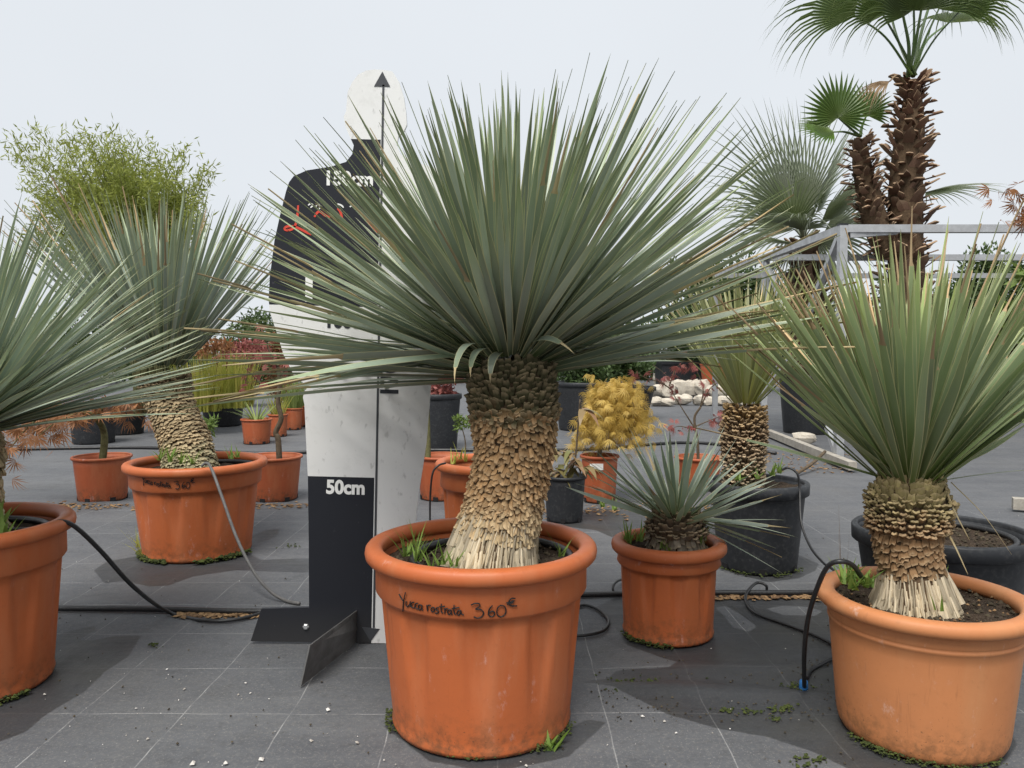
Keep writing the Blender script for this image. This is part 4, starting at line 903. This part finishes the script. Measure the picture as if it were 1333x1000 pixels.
# ------------------------------------------------------------------ steel frame
SX0, SY0, SX1 = at_px(1092, 5.95), 5.95, 9.0; SH = P(1097, 298, 5.95).z
o = empty('steel_frame', (SX0, SY0, 0), 'open frame of galvanised square tubes around the palms at the right', 'frame')
def tubepart(nm, a, b, wd=.058, mat='steel'):
    q = MB(); q.bar(a, b, wd); part(nm, q.mesh(nm, M[mat], smooth=False), o)
YB, YC = 7.75, 9.6
for y_ in (SY0, YB, YC): tubepart('post', (SX0, y_, .0), (SX0, y_, SH + .028))
for y_ in (SY0, YC): tubepart('post', (SX1, y_, .0), (SX1, y_, SH + .028))
tubepart('rail', (SX0 + .03, SY0, SH), (SX1 - .03, SY0, SH)); tubepart('rail', (SX0 + .03, YB, SH - .001), (SX1 - .03, YB, SH - .001)); tubepart('rail', (SX0 + .03, YC, SH), (SX1, YC, SH))
tubepart('rail', (SX0, SY0 + .03, SH - .002), (SX0, YB - .03, SH - .002)); tubepart('rail', (SX0, YB + .03, SH - .002), (SX0, YC - .03, SH - .002))
tubepart('brace', (SX0 - .005, SY0 + .05, SH - .06), (SX0 - .005, SY0 + .75, SH - .72), .045); tubepart('brace', (SX0 - .005, YB - .05, SH - .06), (SX0 - .005, YB - .62, SH - .6), .04); tubepart('brace', (SX0 + .05, SY0 - .004, SH - .05), (SX0 + .42, SY0 + .02, SH - .02), .04)
tubepart('brace', (SX0, SY0 + .03, .06), (SX0, SY0 + .22, .26), .04)
q = MB(); q.box((SX0, SY0, SH + .031), (.062, .062, .012)); part('end_cap', q.mesh('end_cap', M['pot_black'], smooth=False), o)
tb = MB(); a, b = G(1000, 563, .045), G(1110, 607, .045); tb.bar(a, b, .06, .06); top('timber_beam', tb, M['timber'], (a.x, a.y, 0), 'pale timber beam lying on the ground along the steel frame', 'beam', smooth=False)
tb = MB(); a, b = P(1333, 574, 4.0), P(1420, 580, 4.0); a = G(1318, 655, .04); b = G(1460, 665, .04); tb.bar(a, b, .06, .06); top('timber_beam', tb, M['timber'], (a.x, a.y, 0), 'short pale timber end at the right edge of the photo', 'beam', smooth=False)
tb = MB(); tb.tube(smooth_path([G(1038, 616, .02), G(1058, 603, .06), P(1074, 588, 5.7)], 5), .012, 6); top('stick', tb, M['bark'], tuple(G(1038, 616, 0)), 'bent brown stick lying between the black pot and the timber beam', 'stick')

# ------------------------------------------------------------------ palms
def fan(mb, hub, d, nrm, rad, n, spread, mat=0, droop=.3, wseg=.05, split=.4, rn=0., join=.55):
    """fan blade: n folded segments fanned around direction d in the plane with normal nrm"""
    d = d.normalized(); nrm = (nrm - d * nrm.dot(d)).normalized(); s = nrm.cross(d)
    for i in range(n):
        a = (i / (n - 1) - .5) * 2 * spread; dd = (d * math.cos(a) + s * math.sin(a)).normalized(); ss = nrm.cross(dd); ln = rad * (1 - .28 * (abs(a) / spread)**2) * U(.93, 1.05)
        q = hub.copy(); prev = None; cd = dd.copy(); K = 8; dv = droop * U(.6, 1.4)
        for j in range(K + 1):
            u = j / K; hw = min(math.tan(spread / n) * ln * min(u, join) * 1.06 + .0015, wseg * .5) * (1 if u < join else max(0, 1 - ((u - join) / (1 - join))**1.1))
            fold = nrm * hw * .95
            row = [mb.vert(q - ss * hw + fold, u, 0, rn), mb.vert(q, u, .5, rn), mb.vert(q + ss * hw + fold, u, 1, rn)]
            if prev: mb.face([prev[0], prev[1], row[1], row[0]], mat); mb.face([prev[1], prev[2], row[2], row[1]], mat)
            prev = row
            if u >= split: cd = (cd + Vector((0, 0, -dv / (K * (1 - split))))).normalized()
            q = q + cd * ln / K
def frond(tree, base, mid, hub, nrm, rad, n, spread, mat, droop=.3, pr=.014, split=.45, wseg=.05, fdir=None, pet='palm_green', join=.55):
    mb = MB(); pts = smooth_path([base, mid, hub], 7); k = len(pts); mb.tube(pts, [pr * (1.3 - .6 * i / k) for i in range(k)], 6, m=1, flat=.6)
    fan(mb, hub, fdir or (pts[-1] - pts[-3]), nrm, rad, n, spread, 0, droop, wseg, split, random.random(), join); return part('frond', mb.mesh('frond', [M[mat], M[pet]], smooth=False), tree)
def boots(tr, path, rad, n0, size, count, mat, tilt=.5):
    sm = scale_meshes(M[mat]); K = len(path); items = []
    for i in range(count):
        f = i / count; x = f * (K - 1); j = min(int(x), K - 2); p = path[j].lerp(path[j + 1], x - j); t = (path[j + 1] - path[j]).normalized(); r = rad[j] + (rad[j + 1] - rad[j]) * (x - j)
        e = t.orthogonal().normalized(); e2 = t.cross(e); a = i * 2.39996; no = e * math.cos(a) + e2 * math.sin(a); tl = tilt + U(-.15, .9); z = t * math.cos(tl) + no * math.sin(tl)
        sc = size * (.75 + .25 * r / max(rad)) * random.choice((.6, .75, .9, 1., 1.15)) * U(.85, 1.15); Mx = Matrix.Translation(p + no * r * .88) @ frame(z, no) @ Matrix.Rotation(U(-.6, .6), 4, 'Y') @ Matrix.Diagonal((sc * U(.4, .85), sc * .5, sc * U(1., 1.5), 1)); part('leaf_base', random.choice(sm), tr, Mx)
PZ = 7.4
base = P(1178, 470, PZ); base.z = .36
o = empty('palm_tree', (base.x, base.y, 0), 'tall fan palm with two shaggy brown trunks at the upper right', 'palm', 'fan palms')
def ptrunk(tree, spine, radii, size, count, mat='palm_boot', tilt=.5):
    path = smooth_path(spine, 8); K = len(path); rad = [float(np.interp(i / (K - 1), [q[0] for q in radii], [q[1] for q in radii])) for i in range(K)]
    q = MB(); q.tube(path, rad, 14); tr = part('trunk', q.mesh('trunk', M['core']), tree); boots(tr, path, rad, 0, size, count, mat, tilt)
ptrunk(o, [base, P(1180, 380, PZ), P(1178, 300, PZ), P(1180, 220, PZ), P(1187, 150, PZ), P(1188, 105, PZ)], [(0, .17), (.5, .155), (.72, .13), (.86, .088), (1, .06)], .13, 300, tilt=.62)
ptrunk(o, [P(1158, 330, PZ), P(1140, 290, PZ - .05), P(1130, 250, PZ - .08), P(1122, 215, PZ - .1), P(1120, 182, PZ - .1)], [(0, .13), (.5, .10), (.8, .08), (1, .05)], .10, 190, tilt=.68)
hub = P(1188, 92, PZ)
for (m_, h_, nr_, rd, n, spd, mt, dr) in (
        ((1152, 48), (1112, 20), (-.55, -.5, .6), .95, 34, 1.2, 'palm_dark', 1.9), ((1183, 60), (1176, 22), (.1, -.7, .5), .8, 36, 1.6, 'palm_dark', 1.6), ((1192, 55), (1199, 14), (.1, -.8, .4), .85, 38, 1.6, 'palm_dark', 1.5), ((1170, 55), (1150, 20), (-.3, -.7, .6), .7, 34, 1.5, 'palm_dark', 1.9), ((1205, 50), (1222, 12), (.3, -.7, .6), .75, 34, 1.5, 'palm_dark', 1.9),
        ((1216, 52), (1250, 14), (.5, -.5, .7), .80, 34, 1.3, 'palm_dark', 1.8), ((1200, 40), (1222, -30), (.3, .6, .5), .9, 34, 1.5, 'palm_dark', 1.1), ((1165, 40), (1150, -35), (-.3, .5, .6), .95, 36, 1.5, 'palm_dark', 1.1), ((1205, 55), (1235, 30), (.5, .8, .5), .75, 30, 1.3, 'palm_dark', 1.5), ((1190, 40), (1186, -60), (0, -.9, .3), 1.0, 38, 1.6, 'palm_green', .8)):
    yo = U(-.25, .25) if nr_[1] < 0 else .5
    frond(o, hub + Vector((U(-.03, .03), U(-.03, .03), -.05)), P(*m_, PZ + yo * .5), P(*h_, PZ + yo), Vector(nr_) + rv(.35), rd * 1.15, n - 6, spd * .9, mt, dr * 1.2, .015, .3, .05, None, 'palm_green', .3)
h2 = P(1120, 178, PZ - .1)
frond(o, h2, P(1108, 168, PZ - .2), P(1091, 153, PZ - .35), Vector((.05, -1, .12)), .40, 30, 2.15, 'palm_green', .02, .014, .7, .06, Vector((-.05, -.1, 1)))
frond(o, h2, P(1100, 172, PZ - .25), P(1085, 172, PZ - .4), Vector((-.2, -.7, .7)), .36, 24, 1.2, 'palm_green', .25, .014, .6, .06, Vector((-1, -.15, .05)))
frond(o, h2, P(1122, 165, PZ), P(1128, 150, PZ + .2), Vector((.2, -.8, .4)), .34, 22, 1.6, 'palm_green', .3, .012, .6, .05, Vector((.35, 0, 1)))
frond(o, P(1178, 108, PZ - .1), P(1168, 98, PZ - .2), P(1158, 106, PZ - .25), Vector((-.6, -.5, .5)), .48, 24, .75, 'palm_dead', 1.6, .013, .25, .05, Vector((-.85, -.1, -.25)), 'palm_dead', .3)
# blue fan palm
ZQ = pQ.y; o = empty('palm_tree', (pQ.x, pQ.y, pQ.z - .04), 'pale blue-green fan palm behind the steel frame, left of the tall palm', 'palm', 'fan palms')
ptrunk(o, [Vector((pQ.x, pQ.y, pQ.z - .05)), P(1056, 430, ZQ), P(1050, 370, ZQ), P(1046, 318, ZQ)], [(0, .2), (.6, .17), (1, .1)], .16, 120)
hq = P(1046, 312, ZQ)
for (h_, dy, nr_, rd, n, spd, dr) in (((1008, 248), -.2, (-.5, -.8, .3), .92, 22, .95, .25), ((1030, 240), .1, (-.1, -.9, .3), .88, 22, .85, .2), ((1052, 245), -.1, (.3, -.8, .4), .85, 22, .85, .2), ((1075, 250), .2, (.5, -.8, .4), .85, 22, .9, .25), ((1000, 285), -.1, (-.7, -.5, .5), .75, 20, 1.0, .5), ((1085, 278), -.2, (.6, -.7, .4), .82, 22, 1.0, .35),
        ((1060, 275), -.4, (.5, -.6, .5), .7, 22, 1.0, .3), ((1025, 275), -.4, (-.5, -.7, .5), .75, 22, 1.0, .35), ((1012, 318), -.2, (-.4, -.6, .6), .6, 20, 1.2, .9), ((1080, 315), -.3, (.5, -.6, .6), .66, 20, 1.1, .6), ((1040, 290), -.5, (.2, -.8, .6), .62, 22, 1.2, .5), ((1092, 300), .1, (.6, -.6, .5), .8, 22, 1.0, .4), ((1018, 290), .3, (-.6, -.5, .4), .85, 22, 1.0, .4), ((1046, 262), .4, (0, -.8, .2), .9, 22, .9, .15), ((1022, 340), -.1, (-.3, -.5, .7), .5, 18, 1.2, 1.2), ((1070, 340), -.1, (.3, -.5, .7), .5, 18, 1.2, 1.2), ((1205, 250), .3, (.25, -.9, .2), .82, 24, 1.25, .25)):
    hh = P(*h_, ZQ + dy); hh = hh if h_[0] > 1150 else hq.lerp(hh, .55); fdv = hh - hq; fdv.z += .03; md = hq.lerp(hh, .5) + Vector((0, 0, .05))
    if h_[0] > 1150: fdv = Vector((.95, 0, .12)); md = hq.lerp(hh, .5) + Vector((0, .1, .3))
    frond(o, hq, md, hh, Vector(nr_) + rv(.5), rd * (1.08 if h_[0] > 1150 else 1.38), n, spd * .85, 'palm_blue', dr + .25, .010, .35, .036, fdv, 'palm_blue', .3)
tub = pot('plant_pot', 'black tub at the foot of the tall double palm', base.x, base.y, .26, .32, .42, 'black', M['pot_black'], BG)

# ------------------------------------------------------------------ stones, crates, far shrubs
def rock(label, p, sx, sy, sz, group='white stones', rot=0.):
    mb = MB(); n, m = 11, 7; sd0 = U(0, 90); rows = []; cuts = [(rv().normalized(), U(.62, .9)) for _ in range(9)]
    for i in range(m + 1):
        ph = PI * i / m; row = []
        for j in range(n):
            th = 2 * PI * j / n; v = Vector((math.sin(ph) * math.cos(th), math.sin(ph) * math.sin(th), math.cos(ph))); s_ = max(abs(v.x), abs(v.y), abs(v.z)); v2 = v * (.55 + .45 / s_ * .8)
            v2 *= 1 + .22 * noise.noise(v * 1.6 + Vector((sd0, 0, 0))) + .08 * noise.noise(v * 5 + Vector((sd0, 3, 0))); 
            for cn_, cd_ in cuts:
                q_ = v2.dot(cn_)
                if q_ > cd_: v2 = v2 - cn_ * (q_ - cd_)
            row.append(mb.vert((p.x + v2.x * sx, p.y + v2.y * sy, p.z + max(v2.z, -.85) * sz + sz * .84)))
        rows.append(row)
    for a_, b_ in zip(rows, rows[1:]):
        for j in range(n): mb.face([a_[j], b_[j], b_[(j + 1) % n], a_[(j + 1) % n]])
    top('white_stone', mb, M['stone'], (p.x, p.y, p.z), label, 'stone', group, smooth=False)
ORD = ['first', 'second', 'third', 'fourth', 'fifth', 'sixth', 'seventh', 'eighth', 'ninth']
for row, n_, x0, dx, y0, (sa, sb, sh) in (('front', 9, 852, 14, 528, (.13, .12, .09)), ('middle', 8, 856, 15, 517, (.21, .17, .18)), ('back', 7, 862, 16, 508, (.29, .25, .24))):
    for i in range(n_): rock('%s stone from the left in the %s row of the low white heap' % (ORD[i], row), G(x0 + i * dx + U(-3, 3), y0 + U(-1.5, 1.5)), sa * U(.8, 1.2), sb * U(.8, 1.2), sh * U(.8, 1.2), 'stones of the low white heap')
for row, n_, x0, dx, y0, (sa, sb, sh) in (('front', 6, 1195, 34, 530, (.23, .22, .21)), ('back', 5, 1210, 36, 512, (.35, .30, .34))):
    for i in range(n_): rock('%s stone block from the left in the %s row of the right-hand heap' % (ORD[i], row), G(x0 + i * dx + U(-6, 6), y0 + U(-3, 3)), sa * U(.8, 1.2), sb * U(.85, 1.1), sh * U(.8, 1.2), 'stones of the right heap')
rock('pale stone lying behind the timber beam at the foot of the steel frame', G(1047, 580), .12, .1, .07)
def crate(label, p, sx, sy, sz, mat='pot_black'):
    o = empty('crate', tuple(p), label, 'crate', 'black crates'); q = MB(); q.box((p.x, p.y, p.z + .015), (sx - .01, sy - .01, .03)); part('base', q.mesh('base', M[mat], smooth=False), o)
    sl = MB(); sl.box((0, 0, 0), (sx, .015, sz * .24)); me = sl.mesh('slat', M[mat], smooth=False); sl2 = MB(); sl2.box((0, 0, 0), (.015, sy - .032, sz * .24)); me2 = sl2.mesh('slat', M[mat], smooth=False)
    for k in range(3):
        z_ = p.z + sz * (.17 + .33 * k)
        for s_ in (-1, 1): part('slat', me, o, Matrix.Translation((p.x, p.y + s_ * (sy / 2 - .008), z_))); part('slat', me2, o, Matrix.Translation((p.x + s_ * (sx / 2 - .008), p.y, z_)))
    po_ = MB(); po_.box((0, 0, 0), (.028, .028, sz)); me = po_.mesh('corner_post', M[mat], smooth=False)
    for a_ in (-1, 1):
        for b_ in (-1, 1): part('corner_post', me, o, Matrix.Translation((p.x + a_ * (sx / 2 - .03), p.y + b_ * (sy / 2 - .03), p.z + sz / 2)))
cz = 10.2; cx_ = at_px(1322, cz)
nmz = ['lowest', 'second', 'third', 'fourth', 'topmost']
for i in range(5): crate('black slatted crate, %s of the stack at the right edge' % nmz[i], Vector((cx_ + U(-.03, .03), cz + U(-.02, .02), .205 * i)), .62, .5, .20)
# dark planter and brown pot behind the white stones
pot('plant_pot', 'brown pot behind the low white stone heap', at_px(935, 15), 15, .26, .36, .62, 'nursery', M['pot_small'], SG)
q = MB(); p = Vector((at_px(885, 17), 17, 0)); w2, h2_, d2 = 1.5, .66, .6
q.lathe([(0, .02), (.56, .02), (.58, 0), (.62, .02), (.68, h2_ - .08), (.72, h2_ - .07), (.73, h2_), (.69, h2_), (.66, h2_ - .1), (0, h2_ - .11)], 4)
tp_ = top('planter_trough', q, M['pot_black'], (0, 0, 0), 'dark trough behind the low white stone heap', 'planter', smooth=False); tp_.location = p; tp_.rotation_euler.z = PI / 4; tp_.scale = (1, 1, 1)
def bush(label, px, Z, wpx, top_y, mat, n=45, nper=120, leaf=.10, bot=0.0, group='far shrubs and trees', name='tree', trunk_h=.3, sp=None):
    x = at_px(px, Z); rx = wpx / 2 / F * Z; zt = P(px, top_y, Z).z; zb = bot; zc = (zt + zb) / 2; rz = (zt - zb) / 2
    cs = ell(x, Z, zc, rx * .88, rx * .7, rz * .88, n); clump_tree(name, label, 'tree', (x, Z, 0), cs, nper, leaf, mat, [([Vector((x, Z, 0)), Vector((x + .05, Z, zc))], .05 + rx * .04, .03)] + [([Vector((x, Z, max(.1, zb + .1))), Vector(cs[i]).lerp(Vector((x, Z, zc)), .3)], .03, .01) for i in range(5)], group, sp or rx * .32)
for a in (('dark green tree behind the right half of the big leaf head', 930, 17, 190, 322, 'hedge', 60, 170, .13), ('dark green tree at the right edge behind the steel rails', 1285, 14, 150, 318, 'hedge', 60, 170, .11), ('light green bush below the dark tree at the right edge', 1300, 11.5, 130, 395, 'hedge2', 36, 130, .09),
          ('mid green bush seen between the palm trunk and the right yucca', 1180, 15, 150, 352, 'hedge', 40, 140, .11), ('green bush seen behind the blue palm trunk', 1075, 16, 140, 372, 'hedge', 40, 130, .11), ('dark green bush far behind, left of the board', 335, 20, 130, 404, 'hedge', 40, 130, .13), ('dark green bush far behind at the left edge', 30, 20, 200, 410, 'hedge', 50, 130, .14), ('dark green bush far behind the bamboo', 190, 21, 190, 412, 'hedge', 50, 130, .14),
          ('dark green bush far behind the thick middle trunk, left side', 560, 22, 240, 425, 'hedge', 50, 130, .15), ('dark green bush far behind the yellow maple', 760, 20, 180, 425, 'hedge', 45, 130, .14), ('dull red shrub far behind, left of the board', 318, 12, 80, 425, 'maple_red', 26, 110, .07), ('rusty red shrub far behind, just left of the board edge', 362, 12.5, 60, 428, 'maple_rust', 22, 110, .07),
          ('dark red shrub seen through the leaves of the left yucca', 285, 10, 70, 440, 'maple_rust', 22, 110, .06), ('dark green bush far behind the right heap of stones', 1400, 18, 220, 380, 'hedge', 50, 130, .14), ('green bush far behind the white stones', 880, 24, 200, 418, 'hedge', 45, 130, .15), ('light green fan-leaved bush at the right edge behind the rails', 1328, 9.5, 90, 335, 'hedge2', 22, 60, .16)):
    bush(*a)

# ------------------------------------------------------------------ weeds, moss, litter
def weed(label, spots, mat='weed', h=.06, n=14, wd=.006, lean=.9, droop=.6, name='weed', grp='weeds'):
    mb = MB(); c0_ = spots[0]
    for c_ in spots:
        for _ in range(n):
            a = U(0, 2 * PI); blade(mb, Vector(c_) + Vector((U(-.008, .008), U(-.008, .008), -.004)), Vector((math.cos(a) * lean * U(.2, 1), math.sin(a) * lean * U(.2, 1), 1)), h * U(.5, 1.2), wd * U(.7, 1.3), droop * U(.2, 1.3), random.random(), 4)
    return top(name, mb, M[mat], tuple(c0_), label, 'weed', grp)
zs = .372
weed('tuft of green weeds at the left inside the big middle pot', [P(530, 722, 1.78), P(545, 728, 1.72), P(540, 716, 1.84)], h=.085, n=11, wd=.005)
weed('thin weeds against the left side of the thick tan trunk', [P(575, 733, 1.72), P(562, 738, 1.70), P(590, 735, 1.70)], h=.065, n=6, wd=.006)
weed('single pale weed right of the thick tan trunk in the big pot', [P(730, 722, 1.78)], h=.075, n=6, wd=.005)
weed('lush weeds at the left inside the pale pot at the right', [P(1100, 757, 1.70), P(1112, 765, 1.68), P(1122, 758, 1.72), P(1108, 750, 1.76), P(1130, 762, 1.70)], h=.055, n=13, wd=.009, lean=1.2)
weed('tiny weed on the soil just right of the pale fibrous trunk base, in front', [P(1222, 792, 1.62)], h=.04, n=4, wd=.005, lean=.4)
weed('tiny upright weed behind the pale fibrous trunk base at the pot rim', [P(1228, 748, 1.82)], h=.04, n=4, wd=.005, lean=.3)
weed('weeds at the left inside the small terracotta pot', [P(822, 706, 2.33), P(815, 700, 2.36), P(832, 703, 2.34)], h=.07, n=10, wd=.006)
weed('weeds at the right inside the small terracotta pot', [P(910, 712, 2.30), P(916, 702, 2.36)], h=.085, n=10, wd=.006, lean=.7)
weed('pale drooping weed in front of the small shaggy trunk', [P(870, 716, 2.27), P(862, 712, 2.28)], h=.06, n=8, wd=.005, lean=1.)
weed('bright green weeds inside the tall black pot', [P(960, 624, 3.0), P(985, 622, 3.0), P(1005, 618, 3.05), P(1015, 615, 3.1)], h=.07, n=8, wd=.009, lean=1.3)
weed('weeds at the foot of the leaning trunk in the handwritten left pot', [P(222, 600, 3.16), P(236, 603, 3.14), P(250, 603, 3.14), P(208, 598, 3.2)], h=.09, n=8, wd=.007)
weed('weeds right of the leaning trunk in the handwritten left pot', [P(302, 596, 3.25), P(310, 594, 3.3)], h=.06, n=7, wd=.008)
weed('yellow-green weeds in the pot behind the thick middle trunk', [P(598, 597, 3.1), P(606, 600, 3.06), P(590, 603, 3.03)], 'grass_yel', h=.07, n=6, wd=.007)
weed('broad weed leaf inside the far left pot', [P(5, 703, 1.9), P(-5, 690, 1.95)], h=.09, n=7, wd=.018)
weed('small broad-leaved seedling at the right foot of the big middle pot', [G(716, 975), G(722, 968)], h=.045, n=8, wd=.014, lean=.9)
weed('thin grass stalks left of the handwritten left pot', [G(190, 728), G(184, 722), G(180, 712)], 'grass_yel', h=.12, n=6, wd=.005)
weed('leafy weed behind the small pot on the greenish matting', [G(800, 664), G(785, 660)], h=.07, n=9, wd=.012)
weed('thin dark stalk standing left of the pale pot', [G(1098, 800)], 'litter', h=.36, n=3, wd=.003, lean=.12, droop=.1)
def scatter(name, label, mat, pts, size, cat, flat=.5, asp=1., jit=0.0):
    mb = MB()
    for p in pts:
        s = size * U(.5, 1.4); rn = random.random(); a = U(0, 6.28); e1 = Vector((math.cos(a), math.sin(a), U(-.3, .3))); e2 = Vector((-math.sin(a), math.cos(a), U(-.3, .3))); c_ = Vector(p) + Vector((0, 0, s * flat * .4))
        ids = [mb.vert(c_ + e1 * s * asp * .5 * U(.7, 1.2), 0, .5, rn), mb.vert(c_ + e2 * s * .5 * U(.7, 1.2), 0, .5, rn), mb.vert(c_ - e1 * s * asp * .5 * U(.7, 1.2), 0, .5, rn), mb.vert(c_ - e2 * s * .5 * U(.7, 1.2), 0, .5, rn), mb.vert(c_ + Vector((0, 0, s * flat * U(.4, .8))), 0, .5, rn), mb.vert(c_ - Vector((0, 0, s * flat * .5)), 0, .5, rn)]
        for i in range(4): mb.face([ids[i], ids[(i + 1) % 4], ids[4]]); mb.face([ids[(i + 1) % 4], ids[i], ids[5]])
    return top(name, mb, M[mat], tuple(pts[0]), label, cat, kind='stuff', smooth=False)
def ring_pts(c_, r, a0, a1, n, out=.02):
    return [Vector((c_[0] + (r + U(-.004, out)) * math.cos(a), c_[1] + (r + U(-.004, out)) * math.sin(a), U(0, .012))) for a in [R(U(a0, a1)) for _ in range(n)]]
scatter('moss', 'dark moss along the foot of the big middle pot', 'moss', ring_pts(PM, .208, 175, 205, 70, .018) + ring_pts(PM, .208, 305, 345, 90, .018) + ring_pts(PM, .206, 262, 270, 25, .003) + ring_pts(PM, .205, 200, 310, 40, .004), .008, 'moss')
scatter('moss', 'green moss along the foot of the pale pot', 'moss', ring_pts(PR, .173, 190, 300, 190, .012) + ring_pts(PR, .173, 200, 225, 60, .02), .007, 'moss')
scatter('moss', 'moss along the foot of the small terracotta pot', 'moss', ring_pts(PS, .137, 190, 265, 150, .016), .008, 'moss')
scatter('moss', 'dark moss along the foot of the handwritten left pot', 'moss', ring_pts(PL, .22, 190, 260, 180, .02) + ring_pts(PL, .22, 290, 350, 150, .03), .018, 'moss')
scatter('moss', 'moss at the right foot of the far left pot', 'moss', ring_pts(PFL, .21, 300, 345, 110, .016), .010, 'moss')
scatter('moss', 'moss along the foot of the tall black pot', 'moss', ring_pts(PK, .152, 200, 330, 110, .03), .009, 'moss')
mp = []
for (x, y, n_, s_) in ((948, 925, 26, 7), (978, 927, 22, 7), (1018, 922, 34, 9), (1012, 937, 14, 6), (838, 889, 30, 9), (1040, 893, 40, 12), (800, 890, 26, 26), (1055, 990, 40, 14), (880, 892, 24, 22), (380, 711, 22, 7), (200, 840, 12, 6)):
    for _ in range(n_): mp.append(G(x + random.gauss(0, s_), y + random.gauss(0, s_ * .25)))
scatter('moss', 'small loose moss and dirt clumps scattered on the damp matting', 'moss', mp, .009, 'moss')
scatter('gravel_bits', 'tiny pale grit scattered over the matting', 'bits', [G(U(0, 1330), 640 + 360 * random.random()**.8) for _ in range(170)], .0034, 'grit', .6)
scatter('gravel_bits', 'few larger white pebbles on the matting at the front', 'bits', [G(*p) for p in ((251, 995), (240, 898), (177, 923), (310, 905), (326, 903), (192, 963), (217, 872), (427, 925), (405, 965), (465, 968), (865, 940), (836, 934), (320, 890), (340, 990), (294, 995), (141, 757), (58, 905), (500, 990), (685, 998), (880, 955))], .0095, 'grit', .6)
scatter('soil_crumbs', 'dark soil crumbs scattered on the matting', 'crumb', [G(U(0, 1330), 650 + 350 * random.random()**.8) for _ in range(200)] + [G(U(780, 1090), U(860, 940)) for _ in range(220)], .006, 'soil', .6)
lp = [G(U(-60, 420), 659 + random.gauss(0, 2.2)) for _ in range(420)] + [G(U(230, 345), 801 + random.gauss(0, 2.2)) for _ in range(170)] + [G(U(700, 1000), 664 + random.gauss(0, 5)) for _ in range(260)] + [G(U(930, 1090), 778 + random.gauss(0, 1.6)) for _ in range(120)] + [G(U(1000, 1110), 590 + (random.random()) * 26) for _ in range(160)]
scatter('leaf_litter', 'brown leaf litter gathered along the matting seams and the pipe', 'litter', lp, .018, 'litter', .3, 1.6)
def pot_crumbs(label, c_, r, z, n, mat='crumb', s=.011): scatter('soil_crumbs', label, mat, [Vector((c_[0] + rr * math.cos(a), c_[1] + rr * math.sin(a), z)) for rr, a in [(r * math.sqrt(random.random()), U(0, 6.28)) for _ in range(n)]], s, 'soil', .7)
pot_crumbs('dark crumbly soil surface inside the big middle pot', PM, .225, .370, 420); pot_crumbs('dark soil with pale chips inside the pale pot', PR, .185, .288, 300); pot_crumbs('pale chips on the soil inside the pale pot', PR, .185, .291, 90, 'litter', .007)
pot_crumbs('dark crumbly soil inside the small terracotta pot', PS, .135, .254, 200); pot_crumbs('dark crumbly soil in the wide black pot at the right', PB, .195, .268, 260)
